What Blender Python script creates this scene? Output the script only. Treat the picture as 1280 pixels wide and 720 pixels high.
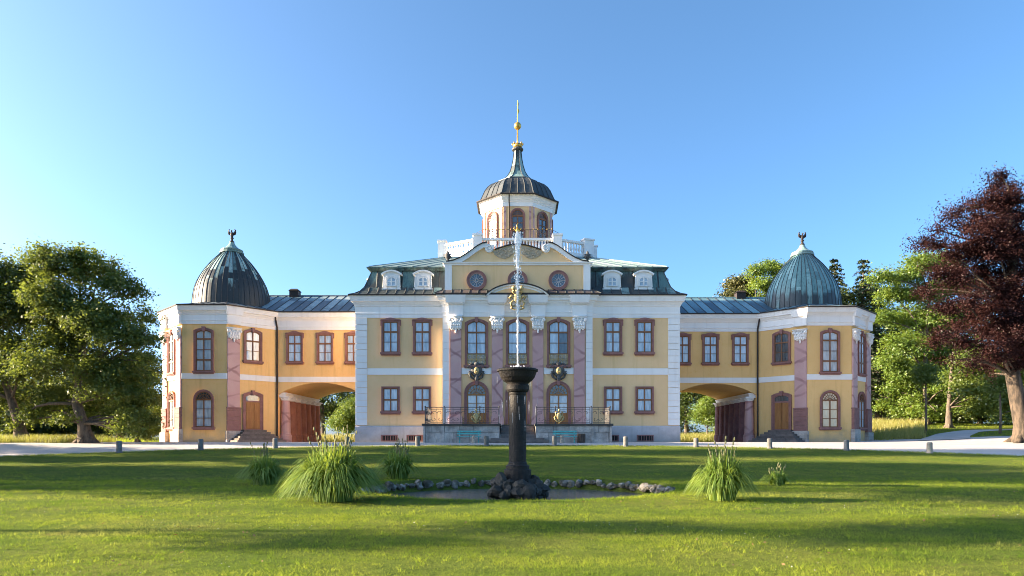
import bpy, bmesh, math, random
import numpy as np
from mathutils import Vector

# ------------------------------------------------------------------ clean
for _o in list(bpy.data.objects):
    bpy.data.objects.remove(_o, do_unlink=True)
random.seed(7)
RNG = np.random.default_rng(11)
SC = bpy.context.scene
COL = SC.collection
PI = math.pi

# ------------------------------------------------------------------ camera, sky, sun, exposure
F = 853.0                      # focal length in pixels of the 1280 px wide photograph (24 mm)
CX, HY = 647.0, 553.0          # principal column and horizon row in the photograph
cam_d = bpy.data.cameras.new('camera')
cam = bpy.data.objects.new('camera', cam_d)
COL.objects.link(cam)
cam.location = (0, 0, 0)
cam.rotation_euler = (math.radians(90), 0, 0)
cam_d.sensor_width = 36.0
cam_d.lens = 36.0 * F / 1280.0
cam_d.shift_x = (640 - CX) / 1280.0
cam_d.shift_y = (HY - 360) / 1280.0
cam_d.clip_start = 0.1
cam_d.clip_end = 4000
SC.camera = cam

SUN_EL = math.radians(17.0)
SUN_AZ = math.radians(-0.8)     # the light travels towards +X, very slightly towards the viewer
world = bpy.data.worlds.new('World')
SC.world = world
world.use_nodes = True
wn = world.node_tree.nodes
wl = world.node_tree.links
wn.clear()
w_out = wn.new('ShaderNodeOutputWorld')
w_bg = wn.new('ShaderNodeBackground')
w_sky = wn.new('ShaderNodeTexSky')
w_sky.sky_type = 'NISHITA'
w_sky.sun_disc = False
w_sky.sun_elevation = SUN_EL
w_sky.sun_rotation = math.radians(-90)
w_sky.altitude = 300
w_sky.air_density = 0.56
w_sky.dust_density = 2.6
w_sky.ozone_density = 4.0
w_bg.inputs['Strength'].default_value = 0.10
w_hsv = wn.new('ShaderNodeHueSaturation')
w_hsv.inputs['Saturation'].default_value = 1.02
w_hsv.inputs['Hue'].default_value = 0.488
wl.new(w_sky.outputs[0], w_hsv.inputs['Color'])
wl.new(w_hsv.outputs[0], w_bg.inputs['Color'])
wl.new(w_bg.outputs[0], w_out.inputs['Surface'])

sun_d = bpy.data.lights.new('sun', 'SUN')
sun_d.energy = 5.0
sun_d.angle = math.radians(0.5)
sun_d.color = (1.0, 0.80, 0.55)
sun = bpy.data.objects.new('sun', sun_d)
COL.objects.link(sun)
sun.location = (-60, 0, 40)
_d = Vector((math.cos(SUN_EL) * math.cos(SUN_AZ), math.cos(SUN_EL) * math.sin(SUN_AZ), -math.sin(SUN_EL)))
sun.rotation_euler = _d.to_track_quat('-Z', 'Y').to_euler()

SC.view_settings.view_transform = 'Standard'
SC.view_settings.look = 'None'
SC.view_settings.exposure = 2.25
SC.view_settings.gamma = 1.0
SC.view_settings.use_curve_mapping = False
SC.render.engine = 'CYCLES'
SC.cycles.max_bounces = 8
SC.cycles.diffuse_bounces = 5
SC.cycles.transparent_max_bounces = 12
SC.cycles.use_denoising = True
SC.cycles.pixel_filter_type = 'BLACKMAN_HARRIS'
SC.cycles.filter_width = 1.0
SC.cycles.sample_clamp_indirect = 4.0


def PX(px, y):
    return (px - CX) * y / F


def PZ(py, y):
    return (HY - py) * y / F


# ------------------------------------------------------------------ materials
def _nt(name):
    m = bpy.data.materials.new(name)
    m.use_nodes = True
    nt = m.node_tree
    for n in list(nt.nodes):
        nt.nodes.remove(n)
    out = nt.nodes.new('ShaderNodeOutputMaterial')
    return m, nt, out


def rgba(c):
    return (c[0], c[1], c[2], 1.0)


def node(nt, t, **kw):
    n = nt.nodes.new(t)
    for k, v in kw.items():
        setattr(n, k, v)
    return n


def mixrgb(nt, fac, a, b, mode='MIX'):
    n = nt.nodes.new('ShaderNodeMix')
    n.data_type = 'RGBA'
    n.blend_type = mode
    for sock, val in ((n.inputs[0], fac), (n.inputs[6], a), (n.inputs[7], b)):
        if hasattr(val, 'links'):
            nt.links.new(val, sock)
        elif isinstance(val, (int, float)):
            sock.default_value = val
        else:
            sock.default_value = rgba(val)
    return n.outputs[2]


def noise(nt, vec, scale, detail=4, rough=0.55, dist=0.0):
    n = nt.nodes.new('ShaderNodeTexNoise')
    n.inputs['Scale'].default_value = scale
    n.inputs['Detail'].default_value = detail
    n.inputs['Roughness'].default_value = rough
    n.inputs['Distortion'].default_value = dist
    if vec is not None:
        nt.links.new(vec, n.inputs['Vector'])
    return n.outputs[0]


def ramp(nt, fac, lo, hi):
    n = nt.nodes.new('ShaderNodeMapRange')
    n.inputs[1].default_value = lo
    n.inputs[2].default_value = hi
    n.clamp = True
    nt.links.new(fac, n.inputs[0])
    return n.outputs[0]


def position(nt, stretch=None):
    g = nt.nodes.new('ShaderNodeNewGeometry')
    v = g.outputs['Position']
    if stretch:
        mp = nt.nodes.new('ShaderNodeMapping')
        mp.inputs['Scale'].default_value = stretch
        nt.links.new(v, mp.inputs['Vector'])
        v = mp.outputs[0]
    return v


def mat(name, c1, c2=None, rough=0.75, scale=1.2, lo=0.38, hi=0.66, streak=None, speck=None, bump=0.15,
        bscale=25.0, spec=0.3, metal=0.0, objvar=0.0, stretch=None, foot=None):
    """weathered surface: two large-scale tones, optional vertical streaks, fine specks, per-object tone and relief"""
    m, nt, out = _nt(name)
    p = nt.nodes.new('ShaderNodeBsdfPrincipled')
    pos = position(nt, stretch)
    col = None
    if c2 is None:
        c2 = tuple(x * 0.86 for x in c1)
    col = mixrgb(nt, ramp(nt, noise(nt, pos, scale, 6, 0.62), lo, hi), c1, c2)
    if streak:
        ps = position(nt, (1.6, 1.6, 0.12))
        col = mixrgb(nt, ramp(nt, noise(nt, ps, 1.6, 5, 0.6), 0.55, 0.85), col, streak)
    if speck:
        col = mixrgb(nt, ramp(nt, noise(nt, pos, scale * 9, 4, 0.7), 0.56, 0.72), col, speck)
    if foot is not None:
        sep = nt.nodes.new('ShaderNodeSeparateXYZ')
        nt.links.new(position(nt), sep.inputs[0])
        ad = node(nt, 'ShaderNodeMath', operation='MULTIPLY_ADD')
        nt.links.new(noise(nt, position(nt), 1.1, 5, 0.65), ad.inputs[0])
        ad.inputs[1].default_value = -2.2
        nt.links.new(sep.outputs['Z'], ad.inputs[2])
        inv = nt.nodes.new('ShaderNodeMapRange')
        inv.inputs[1].default_value = -0.2
        inv.inputs[2].default_value = -1.1
        inv.inputs[4].default_value = 0.75
        inv.clamp = True
        nt.links.new(ad.outputs[0], inv.inputs[0])
        col = mixrgb(nt, inv.outputs[0], col, foot)
    if objvar > 0:
        oi = nt.nodes.new('ShaderNodeObjectInfo')
        v = nt.nodes.new('ShaderNodeMapRange')
        v.inputs[3].default_value = 1 - objvar
        v.inputs[4].default_value = 1 + objvar
        nt.links.new(oi.outputs['Random'], v.inputs[0])
        hsv = nt.nodes.new('ShaderNodeHueSaturation')
        nt.links.new(v.outputs[0], hsv.inputs['Value'])
        nt.links.new(col, hsv.inputs['Color'])
        col = hsv.outputs[0]
    nt.links.new(col, p.inputs['Base Color'])
    p.inputs['Roughness'].default_value = rough
    p.inputs['Specular IOR Level'].default_value = spec
    p.inputs['Metallic'].default_value = metal
    if bump > 0:
        b = nt.nodes.new('ShaderNodeBump')
        b.inputs['Strength'].default_value = bump
        b.inputs['Distance'].default_value = 0.03
        nt.links.new(noise(nt, position(nt), bscale, 5, 0.6), b.inputs['Height'])
        nt.links.new(b.outputs[0], p.inputs['Normal'])
    nt.links.new(p.outputs[0], out.inputs['Surface'])
    return m


def marble(name, base, dark, light):
    """painted marble: a mottled ground crossed by slanting, broken veins"""
    m, nt, out = _nt(name)
    p = nt.nodes.new('ShaderNodeBsdfPrincipled')
    pos = position(nt)
    col = mixrgb(nt, ramp(nt, noise(nt, pos, 0.9, 5), 0.35, 0.7), base, light)
    for k, (rz, sc, th) in enumerate(((0.55, 0.17, 0.965), (-0.75, 0.14, 0.97), (0.15, 0.12, 0.972))):
        mp = nt.nodes.new('ShaderNodeMapping')
        mp.inputs['Rotation'].default_value = (0, rz, 0)
        mp.inputs['Location'].default_value = (k * 3.1, 0, k * 1.7)
        nt.links.new(pos, mp.inputs['Vector'])
        w = nt.nodes.new('ShaderNodeTexWave')
        w.wave_type = 'BANDS'
        w.bands_direction = 'Z'
        w.inputs['Scale'].default_value = sc
        w.inputs['Distortion'].default_value = 3.2
        w.inputs['Detail'].default_value = 4.0
        w.inputs['Detail Scale'].default_value = 1.1
        w.inputs['Detail Roughness'].default_value = 0.6
        nt.links.new(mp.outputs[0], w.inputs['Vector'])
        ml = node(nt, 'ShaderNodeMath', operation='MULTIPLY')
        nt.links.new(ramp(nt, w.outputs['Fac'], th, 1.0), ml.inputs[0])
        nt.links.new(ramp(nt, noise(nt, mp.outputs[0], 0.7, 2), 0.30, 0.62), ml.inputs[1])
        col = mixrgb(nt, ml.outputs[0], col, dark)
    col = mixrgb(nt, ramp(nt, noise(nt, pos, 14, 4, 0.7), 0.58, 0.75), col, tuple(x * 0.85 for x in base))
    nt.links.new(col, p.inputs['Base Color'])
    p.inputs['Roughness'].default_value = 0.6
    nt.links.new(p.outputs[0], out.inputs['Surface'])
    return m


def copper(name, dark, green, zlo, zhi, amount, pale=(0.36, 0.5, 0.47), rnd=1.0):
    """sheet copper: dark oxide and verdigris; sheets differ one by one, patina heavier higher up the dome"""
    m, nt, out = _nt(name)
    p = nt.nodes.new('ShaderNodeBsdfPrincipled')
    g = nt.nodes.new('ShaderNodeNewGeometry')
    sep = nt.nodes.new('ShaderNodeSeparateXYZ')
    nt.links.new(g.outputs['Position'], sep.inputs[0])
    h = ramp(nt, sep.outputs['Z'], zlo, zhi)
    oi = nt.nodes.new('ShaderNodeObjectInfo')
    ps = position(nt, (2.2, 2.2, 0.25))
    n1 = noise(nt, ps, 1.4, 6, 0.65)
    add = node(nt, 'ShaderNodeMath', operation='ADD')
    sc_ = node(nt, 'ShaderNodeMath', operation='MULTIPLY_ADD')
    nt.links.new(oi.outputs['Random'], sc_.inputs[0])
    sc_.inputs[1].default_value = rnd
    sc_.inputs[2].default_value = (1 - rnd) * 0.5
    nt.links.new(h, add.inputs[0])
    nt.links.new(sc_.outputs[0], add.inputs[1])
    add2 = node(nt, 'ShaderNodeMath', operation='ADD')
    nt.links.new(add.outputs[0], add2.inputs[0])
    nt.links.new(n1, add2.inputs[1])
    fac = ramp(nt, add2.outputs[0], 1.75 - amount, 2.05 - amount)
    col = mixrgb(nt, fac, dark, green)
    pl = node(nt, 'ShaderNodeMath', operation='MULTIPLY')
    nt.links.new(ramp(nt, oi.outputs['Random'], 0.72, 0.8), pl.inputs[0])
    nt.links.new(fac, pl.inputs[1])
    col = mixrgb(nt, pl.outputs[0], col, pale)
    col = mixrgb(nt, ramp(nt, noise(nt, ps, 5, 5, 0.7), 0.5, 0.8), col, tuple(x * 0.6 for x in dark))
    nt.links.new(col, p.inputs['Base Color'])
    p.inputs['Roughness'].default_value = 0.5
    p.inputs['Specular IOR Level'].default_value = 0.5
    nt.links.new(p.outputs[0], out.inputs['Surface'])
    return m


def glass(name, tint, tint2, spec=0.9):
    """window pane over a drawn curtain or a dim room, reflections partly put into the tint, uneven old glass"""
    m, nt, out = _nt(name)
    p = nt.nodes.new('ShaderNodeBsdfPrincipled')
    oi = nt.nodes.new('ShaderNodeObjectInfo')
    pos = position(nt, (3.0, 3.0, 0.6))
    f = node(nt, 'ShaderNodeMath', operation='MULTIPLY_ADD')
    nt.links.new(oi.outputs['Random'], f.inputs[0])
    f.inputs[1].default_value = 0.6
    nt.links.new(ramp(nt, noise(nt, pos, 2.0, 3), 0.3, 0.7), f.inputs[2])
    col = mixrgb(nt, ramp(nt, f.outputs[0], 0.2, 1.3), tint, tint2)
    nt.links.new(col, p.inputs['Base Color'])
    p.inputs['Roughness'].default_value = 0.06
    p.inputs['Specular IOR Level'].default_value = spec
    p.inputs['IOR'].default_value = 1.6
    b = nt.nodes.new('ShaderNodeBump')
    b.inputs['Strength'].default_value = 0.06
    b.inputs['Distance'].default_value = 0.05
    nt.links.new(noise(nt, position(nt), 2.2, 2), b.inputs['Height'])
    nt.links.new(b.outputs[0], p.inputs['Normal'])
    nt.links.new(p.outputs[0], out.inputs['Surface'])
    return m


def leafmat(name, c1, c2, c3, trans=0.35, nscale=0.45, gloss=0.04):
    m, nt, out = _nt(name)
    g = nt.nodes.new('ShaderNodeNewGeometry')
    col = mixrgb(nt, g.outputs['Random Per Island'], c1, c2)
    col = mixrgb(nt, ramp(nt, noise(nt, g.outputs['Position'], nscale, 3), 0.42, 0.68), col, c3)
    d = nt.nodes.new('ShaderNodeBsdfDiffuse')
    t = nt.nodes.new('ShaderNodeBsdfTranslucent')
    gl = nt.nodes.new('ShaderNodeBsdfGlossy')
    gl.inputs['Roughness'].default_value = 0.45
    nt.links.new(col, d.inputs['Color'])
    nt.links.new(mixrgb(nt, 0.35, col, (0.45, 0.5, 0.05), 'MIX') if trans > 0.3 else col, t.inputs['Color'])
    mx = nt.nodes.new('ShaderNodeMixShader')
    mx.inputs[0].default_value = trans
    nt.links.new(d.outputs[0], mx.inputs[1])
    nt.links.new(t.outputs[0], mx.inputs[2])
    mx2 = nt.nodes.new('ShaderNodeMixShader')
    mx2.inputs[0].default_value = gloss
    nt.links.new(mx.outputs[0], mx2.inputs[1])
    nt.links.new(gl.outputs[0], mx2.inputs[2])
    nt.links.new(mx2.outputs[0], out.inputs['Surface'])
    return m


def grassmat(name, c1, c2, c3, dry):
    m, nt, out = _nt(name)
    g = nt.nodes.new('ShaderNodeNewGeometry')
    col = mixrgb(nt, g.outputs['Random Per Island'], c1, c2)
    wide = position(nt, (0.35, 1.0, 1.0))
    col = mixrgb(nt, ramp(nt, noise(nt, wide, 0.9, 5, 0.65), 0.42, 0.66), col, c3)
    col = mixrgb(nt, ramp(nt, noise(nt, wide, 0.33, 6, 0.7), 0.55, 0.74), col, dry)
    col = mixrgb(nt, ramp(nt, noise(nt, g.outputs['Position'], 3.0, 3, 0.6), 0.55, 0.75), col, c3)
    d = nt.nodes.new('ShaderNodeBsdfDiffuse')
    t = nt.nodes.new('ShaderNodeBsdfTranslucent')
    nt.links.new(col, d.inputs['Color'])
    nt.links.new(col, t.inputs['Color'])
    mx = nt.nodes.new('ShaderNodeMixShader')
    mx.inputs[0].default_value = 0.5
    nt.links.new(d.outputs[0], mx.inputs[1])
    nt.links.new(t.outputs[0], mx.inputs[2])
    nt.links.new(mx.outputs[0], out.inputs['Surface'])
    return m


M = {}
M['stucco'] = mat('stucco_pale_yellow', (0.88, 0.59, 0.32), (0.83, 0.545, 0.285), 0.9, 0.5, streak=(0.72, 0.47, 0.22), bump=0.25, bscale=6, speck=(0.84, 0.57, 0.27))
M['stucco2'] = mat('stucco_ochre', (0.88, 0.56, 0.235), (0.82, 0.51, 0.205), 0.9, 0.45, streak=(0.64, 0.38, 0.13), bump=0.3, bscale=6, foot=(0.42, 0.32, 0.22), speck=(0.83, 0.50, 0.16))
M['white'] = mat('white_plaster', (0.88, 0.85, 0.82), (0.82, 0.79, 0.76), 0.85, 0.8, streak=(0.74, 0.70, 0.66), bump=0.08)
M['plinth'] = mat('grey_plinth_render', (0.56, 0.52, 0.52), (0.46, 0.43, 0.43), 0.9, 0.9, speck=(0.40, 0.37, 0.36), foot=(0.30, 0.27, 0.24), streak=(0.36, 0.33, 0.31))
M['redstone'] = mat('red_sandstone', (0.33, 0.165, 0.145), (0.25, 0.125, 0.11), 0.85, 2.5, speck=(0.19, 0.095, 0.085))
M['pinkmarble'] = marble('pink_painted_marble', (0.55, 0.315, 0.295), (0.32, 0.155, 0.155), (0.59, 0.37, 0.345))
M['stone'] = mat('grey_stone', (0.56, 0.49, 0.43), (0.30, 0.26, 0.23), 0.95, 1.8, streak=(0.17, 0.15, 0.13), speck=(0.22, 0.19, 0.17), bump=0.5, bscale=9, objvar=0.12)
M['ledge'] = mat('dark_mossy_ledge', (0.10, 0.085, 0.07), (0.06, 0.055, 0.05), 0.95, 3)
M['step'] = mat('worn_step_stone', (0.20, 0.16, 0.14), (0.12, 0.10, 0.09), 0.9, 2.5, speck=(0.3, 0.26, 0.22), objvar=0.15)
M['wood'] = mat('oak_door_wood', (0.38, 0.17, 0.05), (0.28, 0.11, 0.03), 0.55, 1.2, stretch=(6, 6, 0.8), spec=0.4)
M['sash'] = mat('brown_window_wood', (0.26, 0.11, 0.045), (0.18, 0.075, 0.03), 0.55, 3, spec=0.4)
M['iron'] = mat('wrought_iron', (0.05, 0.05, 0.055), (0.09, 0.07, 0.06), 0.5, 8, spec=0.5)
M['gold'] = mat('gilding', (0.80, 0.50, 0.12), (0.55, 0.32, 0.08), 0.38, 4, metal=0.75, bump=0.1)
M['brass'] = mat('tarnished_brass', (0.60, 0.44, 0.19), (0.30, 0.23, 0.12), 0.5, 4, metal=0.25, bump=0.2)
M['lead'] = mat('dark_lead_ornament', (0.13, 0.125, 0.12), (0.06, 0.06, 0.06), 0.7, 5, bump=0.3)
M['gutter'] = mat('gutter_metal', (0.05, 0.035, 0.03), (0.03, 0.025, 0.022), 0.6, 3)
M['caproof'] = mat('tower_sheet', (0.060, 0.066, 0.066), (0.038, 0.042, 0.042), 0.5, 1.5, objvar=0.25, spec=0.5)
M['roofbrown'] = mat('brown_sheet_roof', (0.13, 0.10, 0.09), (0.08, 0.065, 0.06), 0.5, 1.5, objvar=0.25, spec=0.5)
M['roofgrey'] = copper('grey_sheet_roof', (0.085, 0.10, 0.115), (0.20, 0.30, 0.32), 11, 14.5, 0.30, (0.30, 0.37, 0.38))
M['roofgreen'] = copper('verdigris_sheet_roof', (0.085, 0.115, 0.12), (0.20, 0.28, 0.27), 12, 16, 0.65, (0.36, 0.42, 0.39))
M['mansard'] = copper('mansard_sheet', (0.040, 0.050, 0.050), (0.11, 0.20, 0.19), 11.5, 14.4, 0.50, (0.22, 0.32, 0.30))
M['wingblue'] = copper('wing_sheet_blue', (0.05, 0.10, 0.135), (0.13, 0.25, 0.29), 11, 14, 0.55, (0.2, 0.34, 0.38))
M['domedark'] = copper('dome_sheet_dark', (0.026, 0.030, 0.030), (0.13, 0.22, 0.205), 12.2, 17.6, 0.22, (0.32, 0.44, 0.40), 0.75)
M['domegreen'] = copper('dome_sheet_green', (0.035, 0.05, 0.055), (0.125, 0.245, 0.245), 12.6, 14.4, 0.68, (0.22, 0.37, 0.36), 0.45)
M['spire'] = copper('spire_sheet', (0.035, 0.045, 0.045), (0.20, 0.32, 0.30), 25.8, 22.8, 0.50, (0.32, 0.45, 0.42))
M['glass'] = glass('window_glass_curtain', (0.38, 0.43, 0.47), (0.66, 0.70, 0.73))
M['glassdark'] = glass('window_glass_dark', (0.02, 0.022, 0.026), (0.10, 0.12, 0.14))
M['glassmid'] = glass('window_glass_blue', (0.26, 0.33, 0.40), (0.56, 0.63, 0.70))  # blue-grey tint partly stands for the reflected sky
M['glasswarm'] = glass('window_glass_warm_reflection', (0.72, 0.52, 0.30), (0.80, 0.66, 0.44))  # warm tint paints in the reflection of something sunlit
M['relief'] = mat('carved_relief_stone', (0.52, 0.40, 0.27), (0.36, 0.29, 0.21), 0.95, 3)
M['dark'] = mat('dark_interior', (0.012, 0.011, 0.01), bump=0)
M['fountain'] = mat('wet_dark_stone', (0.030, 0.025, 0.022), (0.014, 0.013, 0.013), 0.55, 3.0, streak=(0.12, 0.05, 0.02), speck=(0.055, 0.047, 0.04), bump=0.6, bscale=14, spec=0.18)
M['tufa'] = mat('wet_tufa_rock', (0.05, 0.046, 0.038), (0.018, 0.02, 0.018), 0.7, 4.0, speck=(0.10, 0.09, 0.075), bump=0.9, bscale=10, objvar=0.2)
M['rock'] = mat('pale_weathered_rock', (0.36, 0.325, 0.28), (0.095, 0.085, 0.06), 0.95, 5.0, lo=0.34, hi=0.56, speck=(0.045, 0.06, 0.02), bump=0.9, bscale=12, objvar=0.3)
M['bollard'] = mat('bollard_granite', (0.20, 0.19, 0.18), (0.12, 0.115, 0.11), 0.9, 5, speck=(0.3, 0.28, 0.26), objvar=0.15)
M['bollardpale'] = mat('pale_stone_sunlit_bollard', (0.42, 0.36, 0.28), (0.30, 0.25, 0.19), 0.9, 5)  # pale stump stone; on the last bollard the tan stands for sunlight
M['turq'] = mat('turquoise_paint', (0.13, 0.46, 0.42), (0.10, 0.38, 0.36), 0.5, 4, spec=0.4)
M['binwood'] = mat('bin_slats_brown', (0.13, 0.085, 0.06), (0.08, 0.055, 0.045), 0.8, 5)
M['bark'] = mat('bark_grey_brown', (0.16, 0.125, 0.095), (0.075, 0.06, 0.05), 0.95, 2.5, stretch=(3, 3, 0.8), bump=1.0, bscale=8)
M['barkbeech'] = mat('bark_beech', (0.115, 0.085, 0.062), (0.045, 0.036, 0.028), 0.95, 2.2, lo=0.42, hi=0.56, stretch=(2, 2, 0.6), speck=(0.07, 0.055, 0.045), bump=0.8, bscale=6)
M['leaf_maple'] = leafmat('leaf_maple', (0.08, 0.13, 0.024), (0.15, 0.19, 0.036), (0.055, 0.095, 0.02), 0.38)
M['leaf_bright'] = leafmat('leaf_bright', (0.11, 0.19, 0.025), (0.19, 0.26, 0.04), (0.075, 0.14, 0.02), 0.40)
M['leaf_dark'] = leafmat('leaf_dark', (0.042, 0.075, 0.018), (0.08, 0.115, 0.025), (0.028, 0.055, 0.015), 0.32)
M['leaf_olive'] = leafmat('leaf_olive', (0.10, 0.105, 0.03), (0.15, 0.14, 0.045), (0.06, 0.075, 0.022), 0.30)
M['leaf_copper'] = leafmat('leaf_copper_beech', (0.034, 0.014, 0.014), (0.064, 0.024, 0.020), (0.022, 0.010, 0.011), 0.22, gloss=0.012)
M['leaf_fir'] = leafmat('leaf_fir', (0.045, 0.07, 0.03), (0.08, 0.105, 0.04), (0.03, 0.052, 0.025), 0.15)
M['blade'] = grassmat('grass_blade', (0.19, 0.28, 0.028), (0.40, 0.43, 0.055), (0.11, 0.19, 0.024), (0.42, 0.38, 0.12))
M['tallblade'] = leafmat('tall_grass_blade', (0.34, 0.30, 0.075), (0.42, 0.35, 0.12), (0.22, 0.25, 0.05), 0.42, 0.6)
M['reed'] = leafmat('clump_blade', (0.13, 0.23, 0.025), (0.26, 0.34, 0.05), (0.10, 0.18, 0.02), 0.45, 1.5, 0.06)
M['stalk'] = leafmat('clump_stalk', (0.20, 0.19, 0.06), (0.26, 0.22, 0.09), (0.14, 0.16, 0.05), 0.3, 1.5)


def ground_mats():
    # lawn
    m, nt, out = _nt('lawn_turf')
    p = nt.nodes.new('ShaderNodeBsdfPrincipled')
    pos = position(nt)
    col = mixrgb(nt, ramp(nt, noise(nt, pos, 0.35, 5, 0.6), 0.38, 0.65), (0.11, 0.16, 0.028), (0.17, 0.19, 0.04))
    col = mixrgb(nt, ramp(nt, noise(nt, pos, 2.2, 6, 0.7), 0.5, 0.75), col, (0.05, 0.085, 0.018))
    col = mixrgb(nt, ramp(nt, noise(nt, pos, 22, 4, 0.7), 0.5, 0.7), col, (0.04, 0.06, 0.015))
    col = mixrgb(nt, ramp(nt, noise(nt, pos, 0.9, 5, 0.75), 0.62, 0.74), col, (0.16, 0.14, 0.05))
    nt.links.new(col, p.inputs['Base Color'])
    p.inputs['Roughness'].default_value = 1.0
    p.inputs['Specular IOR Level'].default_value = 0.05
    b = nt.nodes.new('ShaderNodeBump')
    b.inputs['Strength'].default_value = 1.0
    b.inputs['Distance'].default_value = 0.12
    nt.links.new(noise(nt, pos, 9, 6, 0.75), b.inputs['Height'])
    nt.links.new(b.outputs[0], p.inputs['Normal'])
    nt.links.new(p.outputs[0], out.inputs['Surface'])
    M['lawn'] = m
    # gravel
    m, nt, out = _nt('pale_gravel')
    p = nt.nodes.new('ShaderNodeBsdfPrincipled')
    pos = position(nt)
    col = mixrgb(nt, ramp(nt, noise(nt, pos, 0.5, 5, 0.65), 0.35, 0.7), (0.52, 0.485, 0.465), (0.42, 0.39, 0.375))
    col = mixrgb(nt, ramp(nt, noise(nt, position(nt, (0.06, 1.3, 1)), 1.0, 5, 0.7), 0.5, 0.72), col, (0.42, 0.385, 0.36))
    col = mixrgb(nt, ramp(nt, noise(nt, pos, 30, 3, 0.7), 0.52, 0.72), col, (0.34, 0.31, 0.29))
    nt.links.new(col, p.inputs['Base Color'])
    p.inputs['Roughness'].default_value = 1.0
    b = nt.nodes.new('ShaderNodeBump')
    b.inputs['Strength'].default_value = 0.6
    b.inputs['Distance'].default_value = 0.03
    nt.links.new(noise(nt, pos, 28, 4, 0.7), b.inputs['Height'])
    nt.links.new(b.outputs[0], p.inputs['Normal'])
    nt.links.new(p.outputs[0], out.inputs['Surface'])
    M['gravel'] = m
    M['meadow'] = mat('meadow_ground', (0.13, 0.14, 0.04), (0.07, 0.10, 0.028), 1.0, 0.3, speck=(0.05, 0.07, 0.02), bump=1.0, bscale=5, spec=0.05)
    M['soil'] = mat('pond_mud', (0.06, 0.05, 0.035), (0.03, 0.028, 0.02), 0.8, 3)
    # pond water
    m, nt, out = _nt('pond_water')
    p = nt.nodes.new('ShaderNodeBsdfPrincipled')
    p.inputs['Base Color'].default_value = (0.12, 0.115, 0.10, 1)
    p.inputs['Roughness'].default_value = 0.22
    p.inputs['IOR'].default_value = 1.33
    b = nt.nodes.new('ShaderNodeBump')
    b.inputs['Strength'].default_value = 0.35
    b.inputs['Distance'].default_value = 0.02
    nt.links.new(noise(nt, position(nt), 9, 4, 0.6), b.inputs['Height'])
    nt.links.new(b.outputs[0], p.inputs['Normal'])
    nt.links.new(p.outputs[0], out.inputs['Surface'])
    M['water'] = m
    # spray
    m, nt, out = _nt('white_spray')
    d = nt.nodes.new('ShaderNodeBsdfPrincipled')
    d.inputs['Base Color'].default_value = (0.92, 0.94, 0.97, 1)
    d.inputs['Roughness'].default_value = 0.25
    tr = nt.nodes.new('ShaderNodeBsdfTransparent')
    mx = nt.nodes.new('ShaderNodeMixShader')
    nt.links.new(ramp(nt, noise(nt, position(nt, (3, 3, 0.8)), 2.2, 3, 0.6), 0.10, 0.95), mx.inputs[0])
    nt.links.new(tr.outputs[0], mx.inputs[1])
    nt.links.new(d.outputs[0], mx.inputs[2])
    nt.links.new(mx.outputs[0], out.inputs['Surface'])
    M['spray'] = m


ground_mats()


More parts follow.
